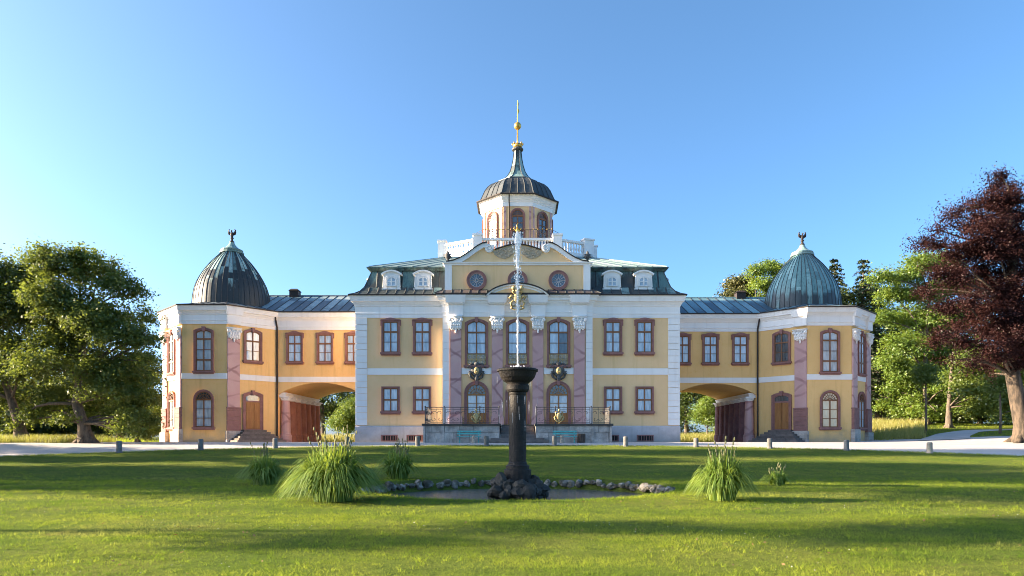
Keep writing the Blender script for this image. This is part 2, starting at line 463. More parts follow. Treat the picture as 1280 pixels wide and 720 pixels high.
# ------------------------------------------------------------------ mesh helpers
class MB:
    def __init__(self):
        self.v, self.f, self.m = [], [], []

    def add(self, vs, fs, mi=0):
        b = len(self.v)
        self.v.extend([tuple(p) for p in vs])
        self.f.extend([tuple(i + b for i in q) for q in fs])
        self.m.extend([mi] * len(fs))
        return self

    def box(self, x0, x1, y0, y1, z0, z1, mi=0):
        vs = [(x0, y0, z0), (x1, y0, z0), (x1, y1, z0), (x0, y1, z0), (x0, y0, z1), (x1, y0, z1), (x1, y1, z1), (x0, y1, z1)]
        return self.add(vs, [(0, 3, 2, 1), (4, 5, 6, 7), (0, 1, 5, 4), (1, 2, 6, 5), (2, 3, 7, 6), (3, 0, 4, 7)], mi)

    def taper(self, x0, x1, y0, y1, z0, z1, dx, dy, mi=0):
        vs = [(x0, y0, z0), (x1, y0, z0), (x1, y1, z0), (x0, y1, z0), (x0 + dx, y0 + dy, z1), (x1 - dx, y0 + dy, z1), (x1 - dx, y1 - dy, z1), (x0 + dx, y1 - dy, z1)]
        return self.add(vs, [(0, 3, 2, 1), (4, 5, 6, 7), (0, 1, 5, 4), (1, 2, 6, 5), (2, 3, 7, 6), (3, 0, 4, 7)], mi)

    def prism_xz(self, poly, y0, y1, mi=0):
        n = len(poly)
        vs = [(x, y0, z) for x, z in poly] + [(x, y1, z) for x, z in poly]
        fs = [tuple(range(n)), tuple(range(2 * n - 1, n - 1, -1))] + [(i, (i + 1) % n, n + (i + 1) % n, n + i) for i in range(n)]
        return self.add(vs, fs, mi)

    def prism_xy(self, poly, z0, z1, mi=0):
        n = len(poly)
        vs = [(x, y, z0) for x, y in poly] + [(x, y, z1) for x, y in poly]
        fs = [tuple(range(n)), tuple(range(2 * n - 1, n - 1, -1))] + [(i, (i + 1) % n, n + (i + 1) % n, n + i) for i in range(n)]
        return self.add(vs, fs, mi)

    def ring_xz(self, outer, inner, y0, y1, mi=0, closed=False):
        """band between two outlines of equal length, y0 front, y1 back"""
        n = len(outer)
        vs = [(x, y0, z) for x, z in outer] + [(x, y0, z) for x, z in inner] + [(x, y1, z) for x, z in outer] + [(x, y1, z) for x, z in inner]
        fs = []
        rng = range(n if closed else n - 1)
        for i in rng:
            j = (i + 1) % n
            fs += [(i, j, n + j, n + i), (2 * n + i, 3 * n + i, 3 * n + j, 2 * n + j), (i, 2 * n + i, 2 * n + j, j), (n + i, n + j, 3 * n + j, 3 * n + i)]
        if not closed:
            for i in (0, n - 1):
                fs.append((i, n + i, 3 * n + i, 2 * n + i))
        return self.add(vs, fs, mi)

    def lathe(self, prof, c=(0, 0, 0), n=16, mi=0, rot=0.0, cap=True):
        vs, fs = [], []
        k = len(prof)
        for r, z in prof:
            for i in range(n):
                a = rot + 2 * PI * i / n
                vs.append((c[0] + r * math.cos(a), c[1] + r * math.sin(a), c[2] + z))
        for j in range(k - 1):
            for i in range(n):
                i2 = (i + 1) % n
                fs.append((j * n + i, j * n + i2, (j + 1) * n + i2, (j + 1) * n + i))
        if cap:
            fs.append(tuple(range(n - 1, -1, -1)))
            fs.append(tuple((k - 1) * n + i for i in range(n)))
        return self.add(vs, fs, mi)

    def tube(self, pts, r, n=6, mi=0, cap=True):
        pts = [Vector(p) for p in pts]
        rs = r if isinstance(r, (list, tuple)) else [r] * len(pts)
        vs, fs = [], []
        for i, p in enumerate(pts):
            d = (pts[min(i + 1, len(pts) - 1)] - pts[max(i - 1, 0)])
            if d.length < 1e-9:
                d = Vector((0, 0, 1))
            d.normalize()
            up = Vector((0, 0, 1)) if abs(d.z) < 0.92 else Vector((0, 1, 0))
            a = d.cross(up).normalized()
            b = a.cross(d)
            for k in range(n):
                t = 2 * PI * k / n
                q = p + (a * math.cos(t) + b * math.sin(t)) * rs[i]
                vs.append(tuple(q))
        for i in range(len(pts) - 1):
            for k in range(n):
                k2 = (k + 1) % n
                fs.append((i * n + k, i * n + k2, (i + 1) * n + k2, (i + 1) * n + k))
        if cap:
            fs.append(tuple(range(n - 1, -1, -1)))
            fs.append(tuple((len(pts) - 1) * n + k for k in range(n)))
        return self.add(vs, fs, mi)

    def ball(self, c, r, n=8, m=5, mi=0):
        rx, ry, rz = r if isinstance(r, (list, tuple)) else (r, r, r)
        vs, fs = [(c[0], c[1], c[2] - rz)], []
        for j in range(1, m):
            t = -PI / 2 + PI * j / m
            for i in range(n):
                a = 2 * PI * i / n
                vs.append((c[0] + rx * math.cos(t) * math.cos(a), c[1] + ry * math.cos(t) * math.sin(a), c[2] + rz * math.sin(t)))
        vs.append((c[0], c[1], c[2] + rz))
        for i in range(n):
            fs.append((0, 1 + (i + 1) % n, 1 + i))
        for j in range(m - 2):
            for i in range(n):
                i2 = (i + 1) % n
                fs.append((1 + j * n + i, 1 + j * n + i2, 1 + (j + 1) * n + i2, 1 + (j + 1) * n + i))
        t = len(vs) - 1
        for i in range(n):
            fs.append((t, 1 + (m - 2) * n + i, 1 + (m - 2) * n + (i + 1) % n))
        return self.add(vs, fs, mi)

    def sweep(self, poly, prof, mi=0):
        """profile of (outward offset, z) swept round a closed counter-clockwise plan with mitred corners"""
        n = len(poly)
        mit = []
        for i in range(n):
            p0, p1, p2 = Vector(poly[i - 1]), Vector(poly[i]), Vector(poly[(i + 1) % n])
            d1, d2 = (p1 - p0).normalized(), (p2 - p1).normalized()
            n1, n2 = Vector((d1.y, -d1.x)), Vector((d2.y, -d2.x))
            s = (n1 + n2)
            s = s / max(0.2, (1 + n1.dot(n2)))
            mit.append(s)
        vs, fs = [], []
        for o, z in prof:
            for i in range(n):
                q = Vector(poly[i]) + mit[i] * o
                vs.append((q.x, q.y, z))
        for j in range(len(prof) - 1):
            for i in range(n):
                i2 = (i + 1) % n
                fs.append((j * n + i, j * n + i2, (j + 1) * n + i2, (j + 1) * n + i))
        return self.add(vs, fs, mi)

    def mesh(self, name, mats, smooth=False, fix=True):
        me = bpy.data.meshes.new(name)
        me.from_pydata(self.v, [], self.f)
        for m in (mats if isinstance(mats, (list, tuple)) else [mats]):
            me.materials.append(m)
        if any(self.m):
            me.polygons.foreach_set('material_index', self.m)
        if fix:
            bm = bmesh.new()
            bm.from_mesh(me)
            bmesh.ops.recalc_face_normals(bm, faces=bm.faces)
            bm.to_mesh(me)
            bm.free()
        if smooth:
            me.polygons.foreach_set('use_smooth', [True] * len(me.polygons))
        me.update()
        return me

    def build(self, name, mats, parent=None, at=None, rot=0.0, smooth=False, fix=True, rel=None):
        return put(name, self.mesh(name, mats, smooth, fix), parent, at, rot, rel)


def wloc(o):
    v = Vector((0, 0, 0))
    while o is not None:
        v = v + o.location
        o = o.parent
    return v


def put(name, me, parent=None, at=None, rot=0.0, rel=None):
    """link a mesh as one object. at: world place of its origin (None: its vertices are world coordinates); rel: place inside the parent"""
    o = bpy.data.objects.new(name, me)
    COL.objects.link(o)
    if rel is not None:
        o.parent = parent
        o.location = rel
    else:
        base = Vector(at) if at is not None else Vector((0, 0, 0))
        if parent is not None:
            base = base - wloc(parent)
        o.parent = parent
        o.location = base
    o.rotation_euler = (0, 0, rot)
    return o


def tag(o, label, cat, group=None):
    o['label'] = label
    o['category'] = cat
    if group:
        o['group'] = group
    return o


def kind(o, k, label=None):
    o['kind'] = k
    if label:
        o['label'] = label
    return o


def thing(name, loc, label, cat, group=None, rot=0.0):
    o = bpy.data.objects.new(name, None)
    COL.objects.link(o)
    o.location = loc
    o.rotation_euler = (0, 0, rot)
    o.empty_display_size = 0.2
    return tag(o, label, cat, group)


def copy_tree(o, parent=None):
    c = o.copy()
    COL.objects.link(c)
    c.parent = parent
    for ch in [x for x in KIDS.get(o.name, ())]:
        copy_tree(ch, c)
    return c


KIDS = {}


def remember(root):
    """note the children of a template so that it can be copied"""
    for ch in root.children:
        KIDS.setdefault(root.name, []).append(ch)
        remember(ch)


def fast_mesh(name, verts, nper, mats):
    """mesh from an (n*nper, 3) array, every nper vertices one face"""
    verts = np.asarray(verts, dtype=np.float32)
    nv = len(verts)
    nf = nv // nper
    me = bpy.data.meshes.new(name)
    me.vertices.add(nv)
    me.vertices.foreach_set('co', verts.ravel())
    me.loops.add(nv)
    me.loops.foreach_set('vertex_index', np.arange(nv, dtype=np.int32))
    me.polygons.add(nf)
    me.polygons.foreach_set('loop_start', np.arange(0, nv, nper, dtype=np.int32))
    me.polygons.foreach_set('loop_total', np.full(nf, nper, dtype=np.int32))
    for m in (mats if isinstance(mats, (list, tuple)) else [mats]):
        me.materials.append(m)
    me.update(calc_edges=True)
    return me


# ------------------------------------------------------------------ terrain
_TY = [-60, 0, 8, 12, 16, 20, 25, 30, 36, 42, 46, 50, 54, 70, 90, 2000]
_TZ = [-1.62, -1.62, -1.57, -1.42, -1.27, -1.27, -1.27, -1.10, -0.75, -0.30, -0.10, 0.0, 0.04, -0.02, 0.3, 0.6]
POND_R, POND_Y, POND_Z = 4.55, 20.0, -1.62


def sstep(a, b, x):
    t = np.clip((np.asarray(x, dtype=float) - a) / (b - a), 0, 1)
    return t * t * (3 - 2 * t)


def T(x, y):
    x = np.asarray(x, dtype=float)
    y = np.asarray(y, dtype=float)
    z = np.zeros(np.broadcast(x, y).shape)
    for d in (-2.0, -0.7, 0.7, 2.0):
        z = z + np.interp(y + d, _TY, _TZ) * 0.25
    rise = sstep(26, 44, x) * (sstep(47, 90, y) * 1.7 + sstep(38, 52, y) * 0.45)
    z = z + sstep(-27.5, -33, x) * sstep(37, 45, y) * np.maximum(0, -0.03 - z)
    z = z + rise + sstep(-30, -60, x) * sstep(46, 80, y) * 0.6
    r = np.hypot(x, y - POND_Y)
    z = z - 0.75 * (1 - sstep(POND_R - 0.45, POND_R + 0.05, r))
    return z


def t1(x, y):
    return float(T(x, y))


def lawn_edge(x):
    x = np.asarray(x, dtype=float)
    R = 51.0
    return 43.7 - (R - np.sqrt(np.maximum(R * R - np.minimum(np.abs(x), 46) ** 2, 1)))


def gravel_back(x):
    x = np.asarray(x, dtype=float)
    b = 55.0 + 16 * sstep(-33.5, -32.0, x) * (1 - sstep(32.0, 33.5, x))
    b = b - 9.0 * sstep(38, 46, x) - 9.2 * sstep(-31.5, -34.0, x)
    return np.maximum(b, lawn_edge(x) + 3.0)


def build_ground():
    xs = np.unique(np.concatenate([np.linspace(-1400, -90, 18), np.linspace(-90, -48, 15), np.linspace(-48, 48, 193), np.linspace(48, 90, 15), np.linspace(90, 1400, 18)]))
    X = xs[None, :]
    le, gb = lawn_edge(xs)[None, :], gravel_back(xs)[None, :]

    def sheet(name, rows, m, dz=0.0):
        XX = np.broadcast_to(X, rows.shape)
        ZZ = T(XX, rows) + dz
        v = np.stack([XX, rows, ZZ], -1).reshape(-1, 3)
        nr, nc = rows.shape
        f = []
        for r in range(nr - 1):
            b = r * nc
            f += [(b + c, b + c + 1, b + nc + c + 1, b + nc + c) for c in range(nc - 1)]
        me = bpy.data.meshes.new(name)
        me.from_pydata(v.tolist(), [], f)
        me.materials.append(m)
        me.polygons.foreach_set('use_smooth', [True] * len(me.polygons))
        o = bpy.data.objects.new(name, me)
        COL.objects.link(o)
        return kind(o, 'structure')
    tl = np.concatenate([np.linspace(-60, 0, 7)[:-1], np.linspace(0, 44, 150)])
    tt = (tl + 60) / 104.0
    sheet('lawn', -60 + (le + 60) * tt[:, None], M['lawn'])
    tg = np.linspace(0, 1, 16)
    sheet('gravel_road', le + (gb - le) * tg[:, None], M['gravel'])
    tm = np.concatenate([np.linspace(0, 1, 40) ** 1.5 * 60, np.linspace(80, 1800, 20)])
    sheet('meadow', gb + tm[:, None], M['meadow'])


build_ground()
M['seam'] = mat('sheet_seam_metal', (0.035, 0.038, 0.04), (0.055, 0.06, 0.06), 0.6, 3)
# ------------------------------------------------------------------ openings: windows, doors
def arc_top(x, w, h, rise):
    if rise <= 1e-4:
        return h
    R = (w * w / 4 + rise * rise) / (2 * rise)
    return h - R + math.sqrt(max(0.0, R * R - x * x))


def outline(w, h, rise, n=10, z0=0.0):
    """bottom left, up, over the arched top, down to bottom right"""
    pts = [(-w / 2, z0)]
    for i in range(n + 1):
        x = -w / 2 + w * i / n
        if rise > 0.3 * w:
            a = PI - PI * i / n
            x = w / 2 * math.cos(a)
        pts.append((x, arc_top(x, w, h, rise)))
    pts.append((w / 2, z0))
    return pts


OPEN = {}


def opening(key, w, h, rise=0.0, t=0.19, dep=0.13, cols=2, splits=(0.33, 0.66), heavy=None, head='flat', fan=False, gl='glass', sash='sash',
            leaf=0.0, sill=True, frame='redstone', casket=None):
    """template for one kind of window or door, origin at the middle of the bottom edge, outward is -Y.
    window > sash, pane..., (door_leaf, balconet)"""
    root_me = MB()
    outer = outline(w + 2 * t, h + t, rise if rise <= 0.3 * w else (w + 2 * t) / 2)
    inner = outline(w, h, rise)
    root_me.ring_xz(outer, inner, -dep, 0.03)
    # a thinner raised outer edge of the stone frame
    o2 = outline(w + 2 * t + 0.03, h + t + 0.015, rise if rise <= 0.3 * w else (w + 2 * t + 0.03) / 2)
    o3 = outline(w + 2 * t - 0.10, h + t - 0.05, rise if rise <= 0.3 * w else (w + 2 * t - 0.10) / 2)
    root_me.ring_xz(o2, o3, -dep - 0.035, -dep + 0.02)
    if sill:
        root_me.box(-w / 2 - t - 0.10, w / 2 + t + 0.10, -dep - 0.12, 0.02, -0.15, -0.003)
        root_me.box(-w / 2 - t - 0.04, w / 2 + t + 0.04, -dep - 0.04, 0.02, -0.24, -0.153)
    if head == 'eared':
        W = w + 2 * t
        top = h + t
        root_me.box(-W / 2 - 0.09, -W / 2 - 0.003, -dep, 0.02, top - 0.42, top)
        root_me.box(W / 2 + 0.003, W / 2 + 0.09, -dep, 0.02, top - 0.42, top)
        cap = [(-W / 2 - 0.12, top + 0.003)] + [(x, top + 0.06 + 0.13 * max(0, math.cos(x / (W * 0.36) * PI / 2))) for x in [W * (i / 12 - 0.5) for i in range(13)]] + [(W / 2 + 0.12, top + 0.003)]
        root_me.prism_xz(cap, -dep - 0.09, 0.02)
    if head == 'key':
        root_me.taper(-0.10, 0.10, -dep - 0.09, 0.0, h - 0.12, h + t + 0.12, -0.04, 0)
    fr = root_me.mesh('window_frame', M[frame])
    leaf_z = leaf * h
    s = MB()
    q = 0.075
    si = outline(w - 2 * q, h - q, max(0.0, rise - q * 0.3) if rise <= 0.3 * w else (w - 2 * q) / 2)
    s.ring_xz(inner, si, -0.085, -0.03)
    s.box(-w / 2 + q, w / 2 - q, -0.083, -0.032, 0.002, q)
    zs = [leaf_z] + [h * v for v in splits] + [h + 1]
    for i, v in enumerate(splits):
        z = h * v
        th = 0.06 if (heavy is not None and i in heavy) else 0.022
        hw = w / 2 - 0.01
        if rise > 0:
            while hw > 0.05 and arc_top(hw, w, h, rise) < z + th:
                hw -= 0.02
        s.box(-hw, hw, -0.10 if th > 0.04 else -0.078, -0.032, z - th, z + th)
    fanz = h * splits[-1] if fan else None
    if not fan or True:
        for c in range(1, cols):
            x = -w / 2 + w * c / cols
            s.box(x - 0.045, x + 0.045, -0.092, -0.031, leaf_z + 0.01, (fanz - 0.03) if fan else arc_top(x, w, h, rise) - 0.02)
    if fan:
        for k in range(1, 8):
            a = PI * k / 8
            r0, r1 = w * 0.10, w / 2 - 0.03
            s.tube([(r0 * math.cos(a), -0.06, fanz + r0 * math.sin(a)), (r1 * math.cos(a), -0.06, fanz + min(r1 * math.sin(a), h - fanz))], 0.018, 4)
        s.ring_xz([(w * 0.13 * math.cos(PI * i / 8), fanz + w * 0.13 * math.sin(PI * i / 8)) for i in range(9)], [(w * 0.09 * math.cos(PI * i / 8), fanz + w * 0.09 * math.sin(PI * i / 8)) for i in range(9)], -0.08, -0.035)
        s.ring_xz([(w * 0.34 * math.cos(PI * i / 10), fanz + w * 0.34 * math.sin(PI * i / 10)) for i in range(11)], [(w * 0.31 * math.cos(PI * i / 10), fanz + w * 0.31 * math.sin(PI * i / 10)) for i in range(11)], -0.07, -0.035)
    sash_me = s.mesh('window_sash', M[sash])
    panes = []
    rows = zs
    for r in range(len(rows) - 1):
        isfan = fan and r == len(rows) - 2
        cc = 1 if isfan else cols
        for c in range(cc):
            x0, x1 = -w / 2 + w * c / cc, -w / 2 + w * (c + 1) / cc
            z0 = rows[r]
            top = [(x0 + (x1 - x0) * i / 8) for i in range(9)]
            tz = [min(rows[r + 1], arc_top(x, w, h, rise)) for x in top]
            if max(tz) < z0 + 0.05:
                continue
            poly = [(x0, z0)] + [(x, max(z, z0 + 0.001)) for x, z in zip(top, tz)] + [(x1, z0)]
            # keep only the corner points where the top is straight
            if max(tz) - min(tz) < 1e-4:
                poly = [(x0, z0), (x0, tz[0]), (x1, tz[0]), (x1, z0)]
            p = MB()
            tx, tzz = random.uniform(-0.006, 0.006), random.uniform(-0.006, 0.006)
            vs = [(x, -0.03 + tx * (x - x0) + tzz * (z - z0), z) for x, z in poly]
            p.add(vs, [tuple(range(len(vs)))])
            me = p.mesh('pane', M['glassdark' if (isfan and gl != 'glasswarm') else gl], fix=False)
            if me.polygons[0].normal.y > 0:
                me.flip_normals()
            panes.append(me)
    OPEN[key] = dict(frame=fr, sash=sash_me, panes=panes, leaf=None, w=w, h=h)
    if leaf > 0:
        d = MB()
        for sg in (-1, 1):
            x0, x1 = (0.012, w / 2 - 0.02) if sg > 0 else (-w / 2 + 0.02, -0.012)
            d.box(x0, x1, -0.07, -0.03, 0.0, leaf_z - 0.01)
            n = 3 if leaf > 0.5 else 1
            for k in range(n):
                a = 0.10 + k * (leaf_z - 0.1) / n
                b = a + (leaf_z - 0.1) / n - 0.10
                d.taper(x0 + 0.08, x1 - 0.08, -0.10, -0.068, a, b, 0.04, 0.0)
        OPEN[key]['leaf'] = d.mesh('door_leaf', M['wood'])
    return OPEN[key]


def place(key, parent, at, rot=0.0, name='window', glover=None, panemat=None):
    k = OPEN[key]
    w = put(name, k['frame'], parent, at, rot)
    put('sash', k['sash'], w, rel=(0, 0, 0))
    for i, p in enumerate(k['panes']):
        o = put('pane', p, w, rel=(0, 0, 0))
        if panemat is not None:
            mm = panemat(i) if callable(panemat) else panemat
            if mm:
                o.material_slots[0].link = 'OBJECT'
                o.material_slots[0].material = M[mm]
    if k['leaf'] is not None:
        put('door_leaf', k['leaf'], w, rel=(0, 0, 0))
    return w


opening('upper', 1.15, 2.38, 0, 0.125, splits=(0.34, 0.67), heavy=(1,), head='eared', gl='glassmid')
opening('lower', 1.15, 1.80, 0, 0.125, splits=(0.5,), heavy=(0,), head='flat', gl='glassmid')
opening('salon', 1.48, 3.40, 0.30, 0.15, splits=(0.26, 0.50, 0.74), heavy=(2,), head='key', gl='glassmid')
opening('garden_door', 1.46, 3.10, 0.73, 0.21, splits=(0.52, 0.73), heavy=(1,), head='key', fan=True, gl='glass', sash='wood', leaf=0.28, sill=False)
opening('wing', 1.14, 2.32, 0, 0.125, splits=(0.34, 0.67), heavy=(1,), head='eared', gl='glassmid')
opening('tall', 1.30, 3.36, 0.20, 0.15, splits=(0.27, 0.52, 0.78), heavy=(0, 2), head='key', gl='glass')
opening('arched', 1.34, 2.92, 0.67, 0.15, splits=(0.25, 0.51, 0.77), heavy=(2,), head='flat', fan=True, gl='glass')
opening('small', 1.24, 2.50, 0.20, 0.15, splits=(0.33, 0.66), heavy=(1,), head='key', gl='glassmid')
opening('side_door', 1.36, 3.02, 0.22, 0.17, cols=1, splits=(0.79,), heavy=(0,), head='key', gl='glassdark', sash='redstone', leaf=0.77, sill=False)
opening('lantern', 1.0, 2.9, 0.5, 0.13, splits=(0.4, 0.62, 0.82), heavy=(2,), head='flat', fan=True, gl='glassdark')
opening('dormer', 0.74, 0.78, 0.18, 0.07, dep=0.06, splits=(0.48,), head='flat', gl='glassmid', sash='white', sill=False, frame='white')


def oculus_meshes():
    n = 24
    f = MB()
    c = lambda r: [(r * math.cos(2 * PI * i / n), r * math.sin(2 * PI * i / n)) for i in range(n)]
    f.ring_xz(c(0.74), c(0.53), -0.12, 0.02, closed=True)
    f.ring_xz(c(0.78), c(0.70), -0.16, 0.02, closed=True)
    g = MB()
    g.add([(x, -0.03, z) for x, z in c(0.55)], [tuple(range(n))])
    me = g.mesh('pane', M['glassdark'], fix=False)
    if me.polygons[0].normal.y > 0:
        me.flip_normals()
    s = MB()
    for k in range(12):
        a = PI * 2 * k / 12
        s.tube([(0.10 * math.cos(a), -0.06, 0.10 * math.sin(a)), (0.52 * math.cos(a), -0.06, 0.52 * math.sin(a))], 0.02, 4)
    s.ring_xz(c(0.13), c(0.09), -0.075, -0.035, closed=True)
    s.ring_xz(c(0.55), c(0.49), -0.08, -0.035, closed=True)
    return f.mesh('round_window_frame', M['redstone']), me, s.mesh('round_window_bars', M['plinth'])


OCU = oculus_meshes()


# ------------------------------------------------------------------ ornament templates
def capital_mesh(w=0.95, h=1.0):
    m = MB()
    m.taper(-w * 0.46, w * 0.46, -0.19, 0.02, -0.02, h * 0.8, -0.04, 0)
    m.box(-w * 0.56, w * 0.56, -0.30, 0.02, h * 0.88, h)
    m.box(-w * 0.50, w * 0.50, -0.26, 0.02, h * 0.80, h * 0.878)
    for sg in (-1, 1):
        m.ball((sg * w * 0.46, -0.20, h * 0.68), (0.15, 0.12, 0.15), 10, 6)
        m.ball((sg * w * 0.46, -0.30, h * 0.68), (0.06, 0.06, 0.06), 6, 4)
        m.ball((sg * w * 0.18, -0.22, h * 0.70), (0.08, 0.08, 0.09), 6, 4)
    for row, (z, n, r) in enumerate(((0.14, 5, 0.11), (0.40, 4, 0.12))):
        for i in range(n):
            x = (i - (n - 1) / 2) * w * 0.86 / n
            m.ball((x, -0.19 - 0.03 * row, z * h), (r * 1.0, 0.07, r * 1.6), 7, 5)
            m.ball((x, -0.25 - 0.03 * row, z * h + r * 1.1), (r * 0.7, 0.06, r * 0.5), 6, 4)
    for i, z in enumerate((-0.05, -0.17, -0.28)):
        m.ball((0, -0.13, z), (0.13 - 0.03 * i, 0.07, 0.10 - 0.02 * i), 7, 5)
    for sg in (-1, 1):
        m.ball((sg * 0.24, -0.13, -0.04), (0.09, 0.06, 0.09), 6, 4)
    return m.mesh('capital', M['white'], smooth=True)


CAP = capital_mesh()
CAP2 = capital_mesh(1.05, 0.85)


def cartouche_meshes():
    d = MB()
    # scrolled shell cartouche: two rolled wings, crest and pointed foot
    for sg in (-1, 1):
        pts = []
        for i in range(15):
            t = i / 14
            a = 0.6 + t * 5.2
            r = 0.36 * (1 - 0.62 * t)
            pts.append((sg * (0.34 + r * math.cos(a) * 0.8), -0.16 - 0.05 * t, 0.12 + r * math.sin(a)))
        d.tube(pts, [0.10 - 0.04 * i / 14 for i in range(15)], 6)
        d.tube([(sg * 0.10, -0.14, -0.62), (sg * 0.34, -0.17, -0.40), (sg * 0.42, -0.18, -0.15), (sg * 0.25, -0.16, -0.02)], [0.05, 0.08, 0.09, 0.06], 6)
        d.tube([(sg * 0.06, -0.14, 0.52), (sg * 0.28, -0.18, 0.62), (sg * 0.42, -0.18, 0.48), (sg * 0.50, -0.16, 0.36)], [0.06, 0.08, 0.08, 0.04], 6)
    d.ball((0, -0.16, 0.05), (0.36, 0.12, 0.46), 12, 8)
    d.ball((0, -0.20, 0.58), (0.17, 0.12, 0.16), 8, 6)
    d.tube([(0, -0.12, -0.30), (0, -0.18, -0.55), (0, -0.14, -0.78)], [0.14, 0.12, 0.05], 8)
    g = MB()
    g.ball((0, -0.26, 0.07), (0.20, 0.07, 0.28), 12, 8)
    g.ball((-0.05, -0.32, 0.12), (0.07, 0.04, 0.10), 6, 5)
    g.ball((0.06, -0.32, 0.02), (0.07, 0.04, 0.09), 6, 5)
    d.v = [(x * 1.28, y, z * 1.02) for x, y, z in d.v]
    return d.mesh('cartouche_scrolls', M['lead'], smooth=True), g.mesh('gilded_boss', M['brass'], smooth=True)


CART = cartouche_meshes()


def finial_mesh():
    m = MB()
    m.lathe([(0.20, 0), (0.22, 0.10), (0.12, 0.16), (0.10, 0.34), (0.17, 0.40), (0.14, 0.46), (0.08, 0.5)], n=10)
    m.ball((0, 0, 0.72), (0.15, 0.14, 0.26), 8, 6)              # body of the bird
    m.ball((0.0, -0.08, 1.03), (0.08, 0.09, 0.09), 7, 5)        # head
    for sg in (-1, 1):
        m.tube([(sg * 0.10, 0, 0.78), (sg * 0.26, 0.02, 0.92), (sg * 0.30, 0.02, 1.12), (sg * 0.22, 0.02, 1.22)], [0.09, 0.09, 0.07, 0.03], 6)
        m.tube([(sg * 0.12, 0, 0.70), (sg * 0.30, 0.02, 0.78), (sg * 0.36, 0.02, 0.98)], [0.07, 0.06, 0.03], 6)
    return m.mesh('bird_finial', M['gutter'], smooth=True)


FINIAL = finial_mesh()


def urn_mesh():
    m = MB()
    m.lathe([(0.20, 0), (0.20, 0.08), (0.08, 0.14), (0.07, 0.26), (0.16, 0.36), (0.27, 0.56), (0.20, 0.62), (0.26, 0.68), (0.12, 0.72), (0.10, 0.86), (0.03, 0.98)], n=12)
    for sg in (-1, 1):
        m.tube([(sg * 0.20, 0, 0.42), (sg * 0.36, 0, 0.52), (sg * 0.36, 0, 0.66), (sg * 0.24, 0, 0.64)], 0.035, 5)
    return m.mesh('urn', M['lead'], smooth=True)


URN = urn_mesh()


# ------------------------------------------------------------------ sheet roofs in single panels
def gore_panels(parent, name, prof, center, plan, a_list, m, rows=None, seam=0.045, dl=0.035):
    """standing-seam sheets round a dome: prof [(r, z)], plan(angle)->radius factor, one object per sheet"""
    n = len(a_list) - 1
    rows = rows or [(0, len(prof) - 1)]
    for i in range(n):
        a0, a1 = a_list[i], a_list[i + 1]
        for (r0, r1) in rows:
            mb = MB()
            vs = []
            for j in range(r0, r1 + 1):
                r, z = prof[j]
                rr = max(r, 0.02)
                da = min(dl / rr, (a1 - a0) * 0.25)
                for a, up in ((a0, seam), (a0 + da, 0), ((a0 + a1) / 2, 0.004), (a1 - da, 0), (a1, seam)):
                    q = rr * plan(a) + up
                    vs.append((center[0] + q * math.cos(a), center[1] + q * math.sin(a), z + up * 0.3))
            k = r1 - r0 + 1
            fs = [(j * 5 + c, j * 5 + c + 1, (j + 1) * 5 + c + 1, (j + 1) * 5 + c) for j in range(k - 1) for c in range(4)]
            mb.add(vs, fs)
            mb.m = [1 if q % 4 in (0, 3) else 0 for q in range(len(fs))]
            mb.build(name, [m, M['seam']], parent, smooth=False, fix=False)


def slope_panels(parent, name, origin, along, prof, u0, u1, n, m, clip=None, seam=0.05, skew=0.0):
    """standing-seam sheets on a slope. prof [(out, z)]: out is measured along the outward normal of the direction 'along'"""
    ax = Vector((along[0], along[1])).normalized()
    nx = Vector((ax.y, -ax.x))
    w = (u1 - u0) / n
    for i in range(n):
        a, b = u0 + i * w, u0 + (i + 1) * w
        vs = []
        ok = False
        for j, (o, z) in enumerate(prof):
            lo, hi = clip(o) if clip else (-1e9, 1e9)
            aa, bb = min(max(a, lo), hi), min(max(b, lo), hi)
            if bb - aa > 0.02:
                ok = True
            d = min(0.06, (bb - aa) * 0.3)
            for u, up in ((aa, seam), (aa + d, 0), (bb - d, 0), (bb, seam)):
                q = ax * u + nx * (o + up * 0.6)
                vs.append((origin[0] + q.x, origin[1] + q.y, z + up * 0.7))
        if not ok:
            continue
        k = len(prof)
        q = MB().add(vs, [(j * 4 + c, j * 4 + c + 1, (j + 1) * 4 + c + 1, (j + 1) * 4 + c) for j in range(k - 1) for c in range(3)])
        q.m = [0 if c % 3 == 1 else 1 for c in range(len(q.f))]
        q.build(name, [m, M['seam']], parent, fix=False)


def entab(z0, z1, out=0.46):
    """classical cornice profile between z0 and z1"""
    h = z1 - z0
    k = [(-0.05, 0.0), (0.06, 0.0), (0.06, 0.16), (0.10, 0.18), (0.10, 0.22), (0.07, 0.24), (0.07, 0.52), (0.12, 0.54), (0.13, 0.58), (0.22, 0.66), (0.24, 0.70),
         (0.36, 0.74), (0.37, 0.82), (0.40, 0.84), (out - 0.01, 0.96), (out, 1.0), (-0.1, 1.0)]
    return [(o, z0 + h * t) for o, t in k]


